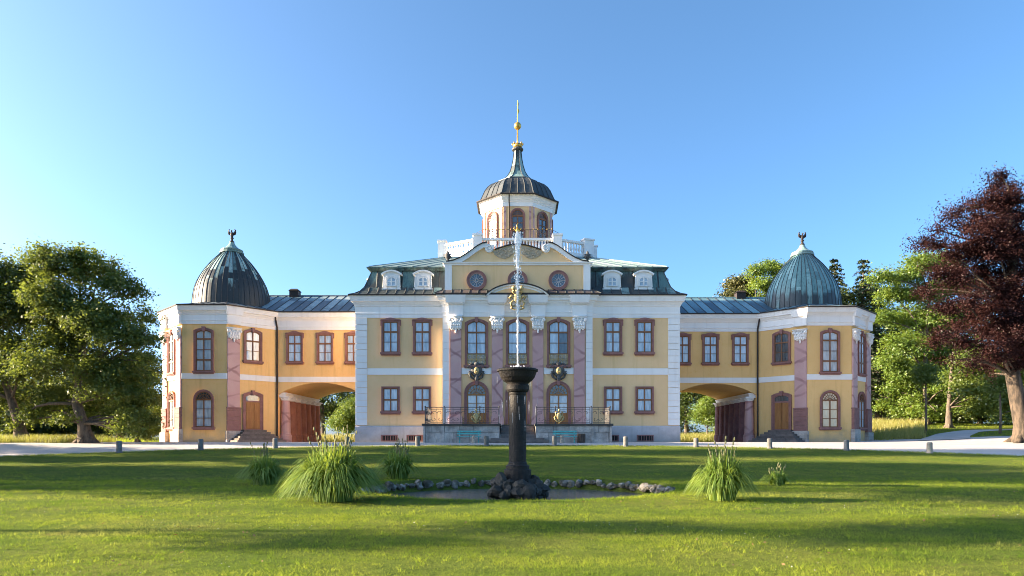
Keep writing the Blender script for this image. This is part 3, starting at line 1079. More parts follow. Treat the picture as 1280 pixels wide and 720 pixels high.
# ------------------------------------------------------------------ the main block
YM, YR = 53.3, 52.8
HW = 12.6
RW = 5.75
ZE = 11.40                      # eaves
MAIN = thing('palace', (0, 61, 0), 'pale yellow central palace block with mansard roof, white balustrade and lantern tower', 'palace')
plan = [(-HW, YM), (-RW, YM), (-RW, YR), (RW, YR), (RW, YM), (HW, YM), (HW, 69.6), (-HW, 69.6)]
MB().prism_xy(plan, -0.6, ZE - 0.05).build('wall', M['stucco'], MAIN)
MB().sweep(plan, [(-0.02, -0.6), (0.09, -0.6), (0.09, 1.22), (0.05, 1.30), (-0.02, 1.30)]).build('plinth', M['plinth'], MAIN)
MB().sweep(plan, entab(9.72, ZE)).build('cornice', M['white'], MAIN)
MB().sweep(plan, [(0.40, ZE + 0.003), (0.53, ZE - 0.02), (0.54, ZE + 0.07), (0.38, ZE + 0.10)]).build('gutter', M['gutter'], MAIN)
# string course between the corner strips
for sg in (-1, 1):
    a, b = sorted((sg * 11.72, sg * 5.82))
    MB().box(a, b, YM - 0.07, YM + 0.02, 5.28, 5.78).build('string_course', M['white'], MAIN)
for a, b in ((-4.33, -2.02), (-1.12, 1.12), (2.02, 4.33)):
    MB().box(a, b, YR - 0.06, YR + 0.02, 5.28, 5.78).build('string_course', M['white'], MAIN)
# rusticated corner strips, block by block
zq = np.linspace(1.33, 9.70, 18)
QW = MB()
QW.box(-0.45, 0.45, -0.09, 0.3, 0.014, (zq[1] - zq[0]) - 0.014)
QB = MB()
QB.taper(-0.45, 0.45, -0.06, 0.25, 0.0, (zq[1] - zq[0]), 0, 0)
qme = QW.mesh('quoin_block', M['white'])
RWm = MB()
RWm.box(-0.26, 0.26, -0.09, 0.3, 0.008, (zq[1] - zq[0]) * 1.0 - 0.006)
rme = RWm.mesh('strip_block', M['white'])
for sg in (-1, 1):
    for z in zq[:-1]:
        put('quoin_block', qme, MAIN, (sg * (HW - 0.40), YM, float(z)))
        put('strip_block', rme, MAIN, (sg * (RW - 0.22), YR, float(z)))
        # the same blocks returned round the outer side
    MB().box(sg * HW - 0.07, sg * HW + 0.07, YM - 0.02, YM + 0.85, 1.33, 9.71).build('corner_return', M['white'], MAIN)
    MB().box(sg * RW - 0.045, sg * RW + 0.045, YR - 0.02, YM - 0.003, 1.33, 9.71).build('corner_return', M['white'], MAIN)
# windows of the flanks
for sg in (-1, 1):
    for x in (7.44, 9.90):
        place('upper', MAIN, (sg * x, YM, 7.02))
        place('lower', MAIN, (sg * x, YM, 2.42))
    for x in (7.25, 9.95) if sg > 0 else (-8.0, -10.0):
        v = MB()
        v.box(-0.66, 0.66, -0.12, -0.06, -0.04, 0.47)
        vm = v.build('cellar_window', M['redstone'], MAIN, (x, YM, 0.12))
        MB().box(-0.58, 0.58, -0.135, -0.121, 0.03, 0.40).build('grille_opening', M['dark'], vm, rel=(0, 0, 0))
        g = MB()
        for k in range(6):
            g.box(-0.5 + k * 0.2 - 0.02, -0.5 + k * 0.2 + 0.02, -0.15, -0.136, 0.03, 0.40)
        g.build('grille', M['redstone'], vm, rel=(0, 0, 0))
# risalit: pilasters, tall windows, garden doors
for x in (-4.77, -1.57, 1.57, 4.77):
    p = MB().box(-0.42, 0.42, -0.14, 0.02, 1.35, 8.9).build('pilaster', M['pinkmarble'], MAIN, (x, YR, 0))
    put('capital', CAP, p, rel=(0, -0.1, 8.76))
    MB().box(-0.50, 0.50, -0.20, 0.02, 1.36, 2.0).build('pilaster_base', M['pinkmarble'], p, rel=(0, 0, 0))
    e = MB()
    e.box(-0.56, 0.56, -0.26, 0.0, 9.765, 10.62)
    e.box(-0.62, 0.62, -0.36, 0.0, 10.623, 10.72)
    e.taper(-0.70, 0.70, -0.50, 0.0, 10.723, 11.30, -0.10, -0.12)
    e.build('entablature_break', M['white'], MAIN, (x, YR, 0))
for i, x in enumerate((-3.17, 0.0, 3.17)):
    w = place('salon', MAIN, (x, YR, 5.98), panemat=(lambda k: 'glassdark' if k in (3, 5) else None) if i == 2 else None)  # two dark panes paint in the reflection of a tree
    b = MB()
    for zz in (0.06, 0.40, 0.82):
        b.tube([(-0.70, -0.14, zz), (0.70, -0.14, zz)], 0.028, 5)
    for k in range(15):
        xx = -0.70 + 1.4 * k / 14
        b.tube([(xx, -0.14, 0.06), (xx, -0.14, 0.82)], 0.014, 4)
    for k in range(10):
        xx = -0.63 + 1.26 * k / 9
        for zz in (0.22, 0.60):
            b.tube([(xx + 0.075 * math.cos(t), -0.15, zz + 0.12 * math.sin(t)) for t in [2 * PI * j / 8 for j in range(9)]], 0.016, 4)
    b.build('balconet', M['brass'], w, rel=(0, 0, 0))
    place('garden_door', MAIN, (x, YR, 1.42), name='door')
    if i != 1:
        c = put('cartouche', CART[0], MAIN, (x, YR, 5.45))
        put('gilded_boss', CART[1], c, rel=(0, 0, 0))
# attic storey with three round windows
AT = 5.62
ZA0, ZA1 = 11.45, 13.72
MB().box(-AT, AT, YR + 0.12, YR + 4.5, ZA0 - 0.2, ZA1).build('attic_wall', M['stucco'], MAIN)
for sg in (-1, 1):
    MB().box(sg * (AT - 0.25) - 0.27, sg * (AT - 0.25) + 0.27, YR + 0.04, YR + 4.52, ZA0 - 0.1, ZA1 - 0.003).build('attic_corner_strip', M['white'], MAIN)
at_plan = [(-AT - 0.03, YR + 0.10), (AT + 0.03, YR + 0.10), (AT + 0.03, YR + 4.55), (-AT - 0.03, YR + 4.55)]
MB().sweep(at_plan, [(-0.02, ZA1), (0.06, ZA1), (0.08, ZA1 + 0.1), (0.17, ZA1 + 0.17), (0.18, ZA1 + 0.23), (-0.2, ZA1 + 0.235)]).build('attic_cornice', M['white'], MAIN)
for x in (-3.17, 0.0, 3.17):
    w = put('round_window', OCU[0], MAIN, (x, YR + 0.12, 12.55))
    put('pane', OCU[1], w, rel=(0, 0, 0))
    put('sash', OCU[2], w, rel=(0, 0, 0))
# gable over the attic
GS = 16.1


def gp(dx, py):
    return (dx / GS, (HY - py) / GS)


half = [gp(89, 329.2), gp(80, 327.6), gp(72, 324.4), gp(64, 319.6), gp(57, 314.5), gp(50, 309.6), gp(44, 306.4), gp(38, 305.2)]
top_mid = [gp(29, 312.5), gp(22, 310.0), gp(12, 307.0), gp(0, 305.2)]
ridge = half + top_mid
poly = [(-x, z) for x, z in ridge] + [(x, z) for x, z in reversed(ridge[:-1])]
zb = ZA1 + 0.24
gable = poly + [(ridge[0][0], zb), (-ridge[0][0], zb)]
MB().prism_xz(gable, YR + 0.16, YR + 0.75).build('gable', M['stucco'], MAIN)
for sg in (-1, 1):
    out = [(sg * x, z + 0.06) for x, z in half]
    inn = []
    for i, (x, z) in enumerate(half):
        p0, p1 = half[max(i - 1, 0)], half[min(i + 1, len(half) - 1)]
        tx, tz = p1[0] - p0[0], p1[1] - p0[1]
        L = math.hypot(tx, tz)
        nx, nz = (tz / L, -tx / L)
        if nz > 0:
            nx, nz = -nx, -nz
        inn.append((sg * (x + nx * 0.26), max(z + nz * 0.26, zb)))
    MB().ring_xz(out, inn, YR - 0.02, YR + 0.80).build('gable_moulding', M['white'], MAIN)
    MB().ring_xz([(x, z + 0.075) for x, z in out], [(x, z + 0.004) for x, z in out], YR - 0.12, YR + 0.82).build('gable_capping', M['gutter'], MAIN)
    # volute
    vc = gp(35.5, 310.8)
    v = MB()
    v.lathe([(0.01, 0.0), (0.30, 0.0), (0.33, 0.05), (0.33, 0.62), (0.01, 0.62)], n=18)
    v.v = [(x, -z + 0.60, y) for x, y, z in v.v]
    spi = [(0.27 * (1 - 0.8 * t) * math.cos(1.6 + t * 11) * sg, -0.05, 0.27 * (1 - 0.8 * t) * math.sin(1.6 + t * 11)) for t in [k / 26 for k in range(27)]]
    v.tube(spi, 0.045, 5)
    v.build('volute', M['white'], MAIN, (sg * vc[0], YR + 0.02, vc[1]))
    mid = [(sg * x, z + 0.05) for x, z in top_mid]
    MB().ring_xz(mid, [(x, z - 0.07) for x, z in mid], YR + 0.02, YR + 0.80).build('gable_capping', M['gutter'], MAIN)
    # carved trophy relief under the middle rise
    r = MB()
    up = [(sg * x, z - 0.08) for x, z in [gp(31, 313.2), gp(22, 310.4), gp(12, 307.4), gp(4, 306.0)]]
    lowp = [(sg * x, z) for x, z in [gp(5, 317), gp(10, 321.5), gp(16, 324.0), gp(23, 322.5), gp(29, 318.5)]]
    r.prism_xz(up + lowp, YR + 0.10, YR + 0.158)
    rr = random.Random(5)
    for k in range(26):
        dx, py = rr.uniform(8, 26), rr.uniform(310.5, 321)
        if (dx - 17) ** 2 / 120 + (py - 315) ** 2 / 45 > 1:
            continue
        x, z = gp(dx, py)
        r.ball((sg * x, YR + 0.10, z), (rr.uniform(0.06, 0.16), 0.06, rr.uniform(0.05, 0.11)), 6, 4)
    r.build('carved_relief', M['relief'], MAIN)
    u = put('urn', URN, MAIN, (sg * 5.45, YR + 0.45, (HY - 329.3) / GS + 0.08))
MB().box(-0.30, 0.30, YR + 0.1, YR + 0.7, gp(0, 305.2)[1], gp(0, 305.2)[1] + 0.28).build('gable_block', M['white'], MAIN)
# lean-to sheet roof at the foot of the attic
lp = [(0.66, ZE - 0.02), (0.66, ZE + 0.03), (-0.02, ZE + 0.46)]
clipf = lambda o: (-RW - o, RW + o)
MB().sweep([(-RW, YR + 0.1), (RW, YR + 0.1), (RW, YR + 4.4), (-RW, YR + 4.4)], [(0.62, ZE - 0.06), (0.62, ZE), (-0.04, ZE + 0.40)]).build('attic_foot_roof', M['gutter'], MAIN)
slope_panels(MAIN, 'roof_panel', (0, YR + 0.1), (1, 0), lp[1:], -RW - 0.66, -2.35, 6, M['roofbrown'], clipf)
slope_panels(MAIN, 'roof_panel', (0, YR + 0.1), (1, 0), lp[1:], 2.35, RW + 0.66, 6, M['roofbrown'], clipf)
MB().box(-RW - 0.6, RW + 0.6, YR - 0.60, YR - 0.54, ZE - 0.08, ZE + 0.005).build('gutter', M['gutter'], MAIN)
MB().box(-RW - 0.5, RW + 0.5, YR - 0.52, YR - 0.1, ZE - 0.16, ZE - 0.065).build('cornice_soffit', M['white'], MAIN)
# segmental pediment with coat of arms
n = 18
W2, RI = 2.46, 0.78
arc = [(-W2 + 2 * W2 * i / n, ZE - 0.05 + arc_top(-W2 + 2 * W2 * i / n, 2 * W2, RI, RI)) for i in range(n + 1)]
arc = [(x, z - (0.14 * (abs(x) / W2) ** 8)) for x, z in arc]
arc2 = [(x * 0.86, (z - ZE) * 0.70 + ZE - 0.06) for x, z in arc]
pd = MB()
pd.prism_xz(arc + [(W2, ZE - 0.14), (-W2, ZE - 0.14)], YR - 0.50, YR + 0.3)
pd = pd.build('pediment', M['white'], MAIN)
MB().prism_xz([(x * 0.98, z) for x, z in arc2] + [(W2 * 0.8, ZE - 0.10), (-W2 * 0.8, ZE - 0.10)], YR - 0.515, YR - 0.503).build('tympanum', M['stucco'], pd, at=(0, 0, 0))
MB().ring_xz([(x, z + 0.0) for x, z in arc], [(x * 0.93, (z - ZE) * 0.86 + ZE) for x, z in arc], YR - 0.66, YR - 0.505).build('pediment_moulding', M['white'], pd, at=(0, 0, 0))
MB().ring_xz([(x, z + 0.09) for x, z in arc], [(x, z + 0.004) for x, z in arc], YR - 0.74, YR + 0.3).build('pediment_capping', M['gutter'], pd, at=(0, 0, 0))
ca = MB()
for sg in (-1, 1):
    ca.tube([(sg * 0.16, 0, -0.55), (sg * 0.42, -0.05, -0.62), (sg * 0.52, -0.06, -0.35), (sg * 0.34, -0.08, -0.18)], [0.07, 0.10, 0.09, 0.06], 6)
    ca.tube([(sg * 0.30, -0.02, 0.02), (sg * 0.52, -0.06, 0.20), (sg * 0.62, -0.06, 0.05), (sg * 0.50, -0.04, -0.10)], [0.09, 0.11, 0.08, 0.05], 6)
    ca.tube([(sg * 0.20, -0.04, 0.30), (sg * 0.34, -0.08, 0.52), (sg * 0.20, -0.08, 0.74), (sg * 0.06, -0.06, 0.62)], [0.08, 0.11, 0.10, 0.05], 6)
    ca.ball((sg * 0.30, -0.12, 0.78), (0.17, 0.12, 0.17), 8, 6)
    ca.ball((sg * 0.44, -0.08, -0.72), (0.12, 0.09, 0.11), 7, 5)
ca.tube([(-0.4, -0.05, -0.8), (0, -0.09, -0.9), (0.4, -0.05, -0.8)], [0.05, 0.08, 0.05], 6)
ca = ca.build('coat_of_arms', M['brass'], MAIN, (0, YR - 0.72, 10.98), smooth=True)
g = MB()
g.ball((0, -0.08, 0.02), (0.32, 0.10, 0.44), 12, 8)
g.ball((0, -0.14, 0.60), (0.20, 0.10, 0.14), 8, 6)
for k in range(5):
    a = -0.6 + 0.3 * k
    g.tube([(0.18 * math.sin(a), -0.14, 0.62), (0.30 * math.sin(a), -0.14, 0.82)], [0.04, 0.03], 5)
g.build('gilded_shield', M['brass'], ca, rel=(0, 0, 0), smooth=True)
# mansard
mp = [(0.50, ZE + 0.06), (0.12, ZE + 0.22), (-0.22, ZE + 0.46), (-0.48, ZE + 0.80), (-0.62, ZE + 1.15), (-1.0, 13.62)]
main_rect = [(-HW, YM), (HW, YM), (HW, 69.6), (-HW, 69.6)]
MB().sweep(main_rect, [(o - 0.05, z - 0.03) for o, z in mp] + [(-2.0, 13.9)]).build('mansard_roof', M['mansard'], MAIN)
MB().sweep(main_rect, [(-1.0, 13.60), (-0.86, 13.62), (-0.78, 13.72), (-0.66, 13.78), (-0.64, 13.88), (-0.9, 13.94), (-1.5, 13.98)]).build('mansard_cornice', M['mansard'], MAIN)
cl = lambda o: (-HW - o, HW + o)
for a, b in ((-HW - 0.5, -5.2), (5.2, HW + 0.5)):
    slope_panels(MAIN, 'roof_panel', (0, YM), (1, 0), mp[:4], a, b, 11, M['mansard'], cl)
    slope_panels(MAIN, 'roof_panel', (0, YM), (1, 0), mp[3:], a, b, 8, M['mansard'], cl)
# shallow upper roof up to the terrace
TXW, TY0, TZ = 6.3, 58.2, 15.75
up0, up1 = [(-11.85, 54.05), (11.85, 54.05), (11.85, 68.9), (-11.85, 68.9)], [(-TXW, TY0), (TXW, TY0), (TXW, 65.2), (-TXW, 65.2)]
m = MB()
m.add([(x, y, 13.90) for x, y in up0] + [(x, y, TZ) for x, y in up1], [(0, 1, 5, 4), (1, 2, 6, 5), (2, 3, 7, 6), (3, 0, 4, 7)])
m.build('upper_roof', M['roofgreen'], MAIN)
N = 20
for i in range(N):
    a0, a1 = -11.85 + 23.7 * i / N, -11.85 + 23.7 * (i + 1) / N
    vs = []
    for t in (0, 1):
        k = TXW / 11.85 if t else 1
        y = TY0 if t else 54.05
        z = (TZ if t else 13.90) + 0.02
        vs += [(a0 * k, y, z + 0.05), (a0 * k + 0.06, y, z), (a1 * k - 0.06, y, z), (a1 * k, y, z + 0.05)]
    if abs((a0 + a1) / 2) > 4.6:
        MB().add(vs, [(1, 2, 6, 5), (0, 1, 5, 4), (2, 3, 7, 6)]).build('roof_panel', M['roofgreen'], MAIN, fix=False)
# dormers
dm = MB()
W = 1.32
body = [(-W / 2, 0), (-W / 2, 1.10)] + [(-W / 2 + W * i / 8, 1.10 + 0.02 + arc_top(-W / 2 + W * i / 8, W, 0.24, 0.24)) for i in range(9)] + [(W / 2, 1.10), (W / 2, 0)]
dm.prism_xz(body, 0, 0.14)
sidew = MB()
sidew.box(-W / 2 + 0.06, W / 2 - 0.06, 0.143, 1.5, -0.1, 1.12)
hood = MB()
ho = [(-W / 2 - 0.16 + (W + 0.32) * i / 10, 1.16 + arc_top(-W / 2 - 0.16 + (W + 0.32) * i / 10, W + 0.32, 0.30, 0.30)) for i in range(11)]
hood.ring_xz(ho, [(x * 0.93, z - 0.12) for x, z in ho], -0.14, 1.5)
dsc = MB()
for sg in (-1, 1):
    dsc.tube([(sg * (W / 2 - 0.03), -0.01, 1.0), (sg * (W / 2 - 0.01), -0.01, 0.5), (sg * (W / 2 + 0.01), -0.01, 0.10)], [0.03, 0.035, 0.045], 6)
dsc.box(-W / 2 - 0.1, W / 2 + 0.1, -0.10, 0.1, -0.08, -0.003)
dmes = (dm.mesh('dormer', M['white']), sidew.mesh('dormer_cheek', M['mansard']), hood.mesh('dormer_hood', M['white']), dsc.mesh('dormer_scrolls', M['white'], smooth=False))


def dormer(at, rot=0.0):
    d = put('dormer', dmes[0], MAIN, at, rot)
    put('dormer_cheek', dmes[1], d, rel=(0, 0, 0))
    put('dormer_hood', dmes[2], d, rel=(0, 0, 0))
    put('dormer_scrolls', dmes[3], d, rel=(0, 0, 0))
    f = put('dormer_window', OPEN['dormer']['frame'], d, rel=(0, 0.005, 0.16))
    k = OPEN['dormer']
    # one more level is not allowed: bars and panes hang on the dormer itself
    put('sash', k['sash'], d, rel=(0, -0.02, 0.16))
    for p in k['panes']:
        put('pane', p, d, rel=(0, -0.02, 0.16))


for sg in (-1, 1):
    for x in (7.44, 9.92):
        dormer((sg * x, YM + 0.42, 12.10))
    dormer((sg * (HW - 0.42), 56.4, 12.10), sg * PI / 2)
    MB().box(sg * 9.2 - 0.4, sg * 9.2 + 0.4, 63.2, 64.0, 13, 15.4).build('chimney', M['stucco'], MAIN)

# ------------------------------------------------------------------ roof terrace balustrade
bal = MB()
bal.lathe([(0.085, 0), (0.085, 0.06), (0.05, 0.10), (0.10, 0.26), (0.105, 0.34), (0.055, 0.58), (0.05, 0.70), (0.085, 0.76), (0.085, 0.82)], n=8)
BAL = bal.mesh('baluster', M['white'], smooth=True)
BA = MB().box(-0.1, 0.1, -0.1, 0.1, 0, 0.1).build('balustrade', M['white'], MAIN, (0, 60, 15.6))
ZB = 15.75


def bal_pier(x, y, w=0.75, rot=0.0):
    m = MB()
    m.box(-w / 2, w / 2, -0.3, 0.3, 0, 1.62)
    m.box(-w / 2 - 0.07, w / 2 + 0.07, -0.37, 0.37, 1.623, 1.76)
    m.build('pier', M['white'], BA, (x, y, ZB), rot)


def bal_run(p, q, gap=0.25):
    p, q = Vector(p), Vector(q)
    d = q - p
    L = d.length
    rot = math.atan2(d.y, d.x)
    c = (p + q) / 2
    MB().box(-L / 2, L / 2, -0.16, 0.16, 0, 0.42).build('balustrade_plinth', M['white'], BA, (c.x, c.y, ZB), rot)
    MB().box(-L / 2, L / 2, -0.15, 0.15, 1.25, 1.44).build('handrail', M['white'], BA, (c.x, c.y, ZB), rot)
    n = int(L / gap)
    for i in range(n):
        t = (i + 0.5) / n
        put('baluster', BAL, BA, (p.x + d.x * t, p.y + d.y * t, ZB + 0.424), 0)


bal_pier(-3.35, 57.5)
bal_pier(3.35, 57.5)
bal_pier(-6.55, 59.3, 0.7)
bal_pier(6.05, 58.9, 0.9, 0.4)
bal_pier(6.75, 60.8, 0.6)
bal_pier(-6.75, 64.0, 0.6)
bal_pier(6.75, 64.0, 0.6)
bal_run((-2.97, 57.5), (2.97, 57.5))
bal_run((-6.2, 59.12), (-3.7, 57.7))
bal_run((3.7, 57.7), (5.65, 58.7))
bal_run((6.2, 59.2), (6.65, 60.6))
bal_run((-6.7, 59.7), (-6.75, 63.7), 0.5)
bal_run((6.75, 61.1), (6.75, 63.7), 0.5)
MB().box(-6.4, 6.4, 57.9, 65.0, 15.0, ZB + 0.02).build('terrace_deck', M['roofgrey'], MAIN)
MB().box(-3.6, 3.6, 57.3, 58.0, 14.4, ZB + 0.01).build('terrace_front_wall', M['white'], MAIN)

# ------------------------------------------------------------------ lantern tower
TC = (0.0, 61.3)
AP = 3.0                                        # apothem of the octagon
CR = AP / math.cos(PI / 8)
octo = [(TC[0] + CR * math.cos(PI / 8 + PI / 4 * i), TC[1] + CR * math.sin(PI / 8 + PI / 4 * i)) for i in range(8)]
TW = MB().prism_xy(octo, 15.3, 20.9).build('lantern_tower', M['stucco'], MAIN)
MB().sweep(octo, [(-0.02, 20.15), (0.08, 20.15), (0.08, 20.5), (0.14, 20.54), (0.14, 20.62), (0.25, 20.74), (0.36, 20.95), (0.44, 21.02), (0.45, 21.10), (-0.1, 21.10)]).build('tower_cornice', M['white'], TW, at=(0, 0, 0))
MB().sweep(octo, [(0.36, 21.103), (0.58, 21.00), (0.62, 21.06), (0.60, 21.13), (0.3, 21.22)]).build('tower_gutter', M['gutter'], TW, at=(0, 0, 0))
for i in range(8):
    a = PI / 4 * i
    nx, ny = math.cos(a), math.sin(a)
    rot = a + PI / 2
    f = (TC[0] + AP * nx, TC[1] + AP * ny)
    if ny < 0.3:
        k = OPEN['lantern']
        w = put('tower_window', k['frame'], TW, (f[0], f[1], 16.95), rot)
        mb = MB()
        # sash and panes of the far-up window
        so = put('tower_window_sash', k['sash'], TW, (f[0], f[1], 16.95), rot)
        for p in k['panes']:
            put('tower_pane', p, TW, (f[0], f[1], 16.95), rot)
    tx, ty = -ny, nx
    for sg in (-1, 1):
        c = (f[0] + tx * sg * 1.08, f[1] + ty * sg * 1.08)
        MB().box(-0.09, 0.09, -0.05, 0.02, 15.6, 20.14).build('tower_pilaster', M['pinkmarble'] if ny < 0.9 else M['stucco'], TW, (c[0], c[1], 0), rot)
prof = [(3.72, 21.12), (3.48, 21.34), (3.30, 21.72), (3.10, 22.16), (2.84, 22.52), (2.48, 22.84), (2.05, 23.03), (1.76, 23.12)]
plan8 = lambda a: math.cos(PI / 8) / math.cos(((a - 0.0 + PI / 8) % (PI / 4)) - PI / 8)
alist = []
for i in range(8):
    for k in range(4):
        alist.append(PI / 8 + PI / 4 * i + PI / 4 * k / 4)
alist.append(PI / 8 + 2 * PI)
MB().lathe([(r - 0.04, z) for r, z in prof], (TC[0], TC[1], 0), 8, rot=PI / 8).build('tower_roof', M['caproof'], TW, at=(0, 0, 0))
gore_panels(TW, 'tower_roof_panel', [(r * 1.0, z) for r, z in prof], (TC[0], TC[1]), plan8, alist, M['caproof'])
MB().lathe([(1.72, 23.05), (1.86, 23.10), (1.86, 23.22), (1.66, 23.30)], (TC[0], TC[1], 0), 8, rot=PI / 8).build('tower_roof_ledge', M['caproof'], TW, at=(0, 0, 0))
sp = [(1.66, 23.26), (1.30, 23.46), (0.98, 23.76), (0.72, 24.20), (0.54, 24.75), (0.42, 25.35), (0.36, 25.9), (0.32, 26.2)]
MB().lathe([(r - 0.03, z) for r, z in sp], (TC[0], TC[1], 0), 8, rot=PI / 8).build('spire', M['spire'], TW, at=(0, 0, 0))
gore_panels(TW, 'spire_panel', sp, (TC[0], TC[1]), plan8, [PI / 8 + PI / 4 * i for i in range(9)], M['spire'], rows=[(0, 2), (2, 4), (4, 7)])
MB().lathe([(0.34, 26.15), (0.50, 26.22), (0.52, 26.34), (0.40, 26.40), (0.34, 26.44)], (TC[0], TC[1], 0), 14).build('spire_collar', M['lead'], TW, at=(0, 0, 0))
cr = MB()
cr.lathe([(0.32, 26.42), (0.40, 26.52), (0.46, 26.72), (0.30, 26.70), (0.12, 26.60)], (TC[0], TC[1], 0), 14)
for k in range(8):
    a = PI / 4 * k
    cr.ball((TC[0] + 0.46 * math.cos(a), TC[1] + 0.46 * math.sin(a), 26.78), (0.08, 0.08, 0.12), 6, 4)
cr.lathe([(0.10, 26.58), (0.07, 26.9), (0.06, 28.2)], (TC[0], TC[1], 0), 8)
cr.build('gilded_crown', M['gold'], TW, at=(0, 0, 0), smooth=True)
MB().ball((TC[0], TC[1], 28.42), 0.33, 16, 10).build('gilded_ball', M['gold'], TW, at=(0, 0, 0), smooth=True)
vn = MB()
vn.tube([(TC[0], TC[1], 28.7), (TC[0], TC[1], 30.75)], [0.05, 0.025], 6)
vn.prism_xz([(0.02, 29.4), (0.16, 29.75), (0.06, 30.0), (0.10, 30.45), (0.02, 30.7)], TC[1] - 0.015, TC[1] + 0.015)
vn.build('weather_vane', M['gold'], TW, at=(0, 0, 0))
MB().tube([(-0.72, TC[1] - AP - 0.46, 21.1), (-0.72, TC[1] - AP - 0.10, 20.5), (-0.72, TC[1] - AP - 0.10, 15.8)], 0.05, 6).build('tower_downpipe', M['gutter'], TW, at=(0, 0, 0))
# iron gallery railing behind the stone balustrade
gr = MB()
RX = 2.9
pts = [(-RX - 0.9, 59.4), (-RX, 58.0), (RX, 58.0), (RX + 0.9, 59.4)]
for zz in (17.35, 18.1):
    gr.tube([(x, y, zz) for x, y in pts], 0.022, 4)
for k in range(30):
    x = -RX + 2 * RX * k / 29
    gr.tube([(x, 58.0, 16.8), (x, 58.0, 18.1)], 0.012, 4)
for x in (-2.05, 2.05):
    for r in (0.36, 0.22):
        gr.tube([(x + r * math.cos(t), 57.97, 17.75 + r * math.sin(t)) for t in [2 * PI * j / 16 for j in range(17)]], 0.03, 4)
    for k in range(6):
        t = PI * k / 3
        gr.tube([(x, 57.97, 17.75), (x + 0.36 * math.cos(t), 57.97, 17.75 + 0.36 * math.sin(t))], 0.018, 4)
gr = gr.build('gallery_railing', M['iron'], MAIN)
gg = MB()
gg.ball((0, 57.95, 18.0), (0.18, 0.1, 0.22), 8, 6)
gg.tube([(0, 57.95, 18.1), (-0.06, 57.95, 18.45), (0.06, 57.95, 18.65)], [0.07, 0.06, 0.02], 6)
for sg in (-1, 1):
    gg.tube([(sg * 0.1, 57.95, 17.95), (sg * 0.3, 57.95, 18.15), (sg * 0.28, 57.95, 18.35)], [0.05, 0.05, 0.02], 5)
for k in range(16):
    gg.ball((-RX + 2 * RX * k / 15, 58.0, 18.13), 0.045, 5, 4)
gg.build('gilded_railing_crest', M['gold'], gr, at=(0, 0, 0), smooth=True)

# ------------------------------------------------------------------ garden terrace and stairs before the risalit
PY0 = 49.6
TZT = 1.36
TR = thing('garden_terrace', (0, 51, 0), 'low mottled stone terrace with dark ledge before the three garden doors', 'terrace')
core = MB()
for sg in (-1, 1):
    a, b = sorted((sg * 1.32, sg * 6.75))
    core.box(a, b, PY0 + 0.14, YR - 0.1, -0.6, TZT - 0.16)
core.box(-1.32, 1.32, PY0 + 2.4, YR - 0.1, -0.6, TZT - 0.165)
core.build('terrace_core', M['stone'], TR)
for sg in (-1, 1):
    a, b = sorted((sg * 1.25, sg * 6.95))
    MB().box(a, b, PY0 - 0.12, YR - 0.08, TZT - 0.155, TZT).build('terrace_ledge', M['ledge'], TR)
    for px0, px1, dd in ((5.35, 5.55, 0.05), (6.72, 6.86, 0.03)):
        a, b = sorted((sg * px0, sg * px1))
        MB().box(a, b, PY0 - dd, PY0 + 0.3, -0.4, TZT - 0.158).build('terrace_pier', M['stone'], TR)
    rr = random.Random(3 + sg)
    for row in range(3):
        x = 1.33
        z0 = -0.25 + row * 0.49
        while x < 6.7:
            w = rr.uniform(0.8, 1.35)
            x1 = min(x + w, 6.71)
            a, b = sorted((sg * (x + 0.01), sg * (x1 - 0.01)))
            d = rr.uniform(0.0, 0.035)
            MB().box(a, b, PY0 + d, PY0 + 0.139, z0 + 0.008, z0 + 0.478).build('wall_stone', M['stone'], TR)
            x = x1
    # side wall
    a = sg * 6.75
    MB().box(min(a, a + sg * 0.06), max(a, a + sg * 0.06), PY0 + 0.31, YR - 0.12, -0.4, TZT - 0.158).build('terrace_side', M['stone'], TR)
MB().box(-1.245, 1.245, PY0 + 2.3, YR - 0.085, TZT - 0.155, TZT - 0.003).build('landing_slab', M['ledge'], TR)
NS = 8
for i in range(NS):
    z1 = TZT * (NS - i) / (NS + 1) + 0.02
    half_w = 1.20 + 0.02 * i + (0.92 * ((i - 3) / 4.0) ** 1.4 if i > 3 else 0)
    y0 = PY0 + 2.1 - 0.33 * i - 0.33
    if half_w > 1.3 and y0 > PY0 - 0.1:
        half_w = 1.3
    m = MB()
    m.box(-half_w, half_w, y0, PY0 + 2.35, z1 - 0.165, z1)
    m.build('step', M['step'], TR)
RAIL = thing('terrace_railing', (0, 50, TZT), 'wrought iron scroll railing with gilded ornaments along the edge of the stone terrace', 'railing')


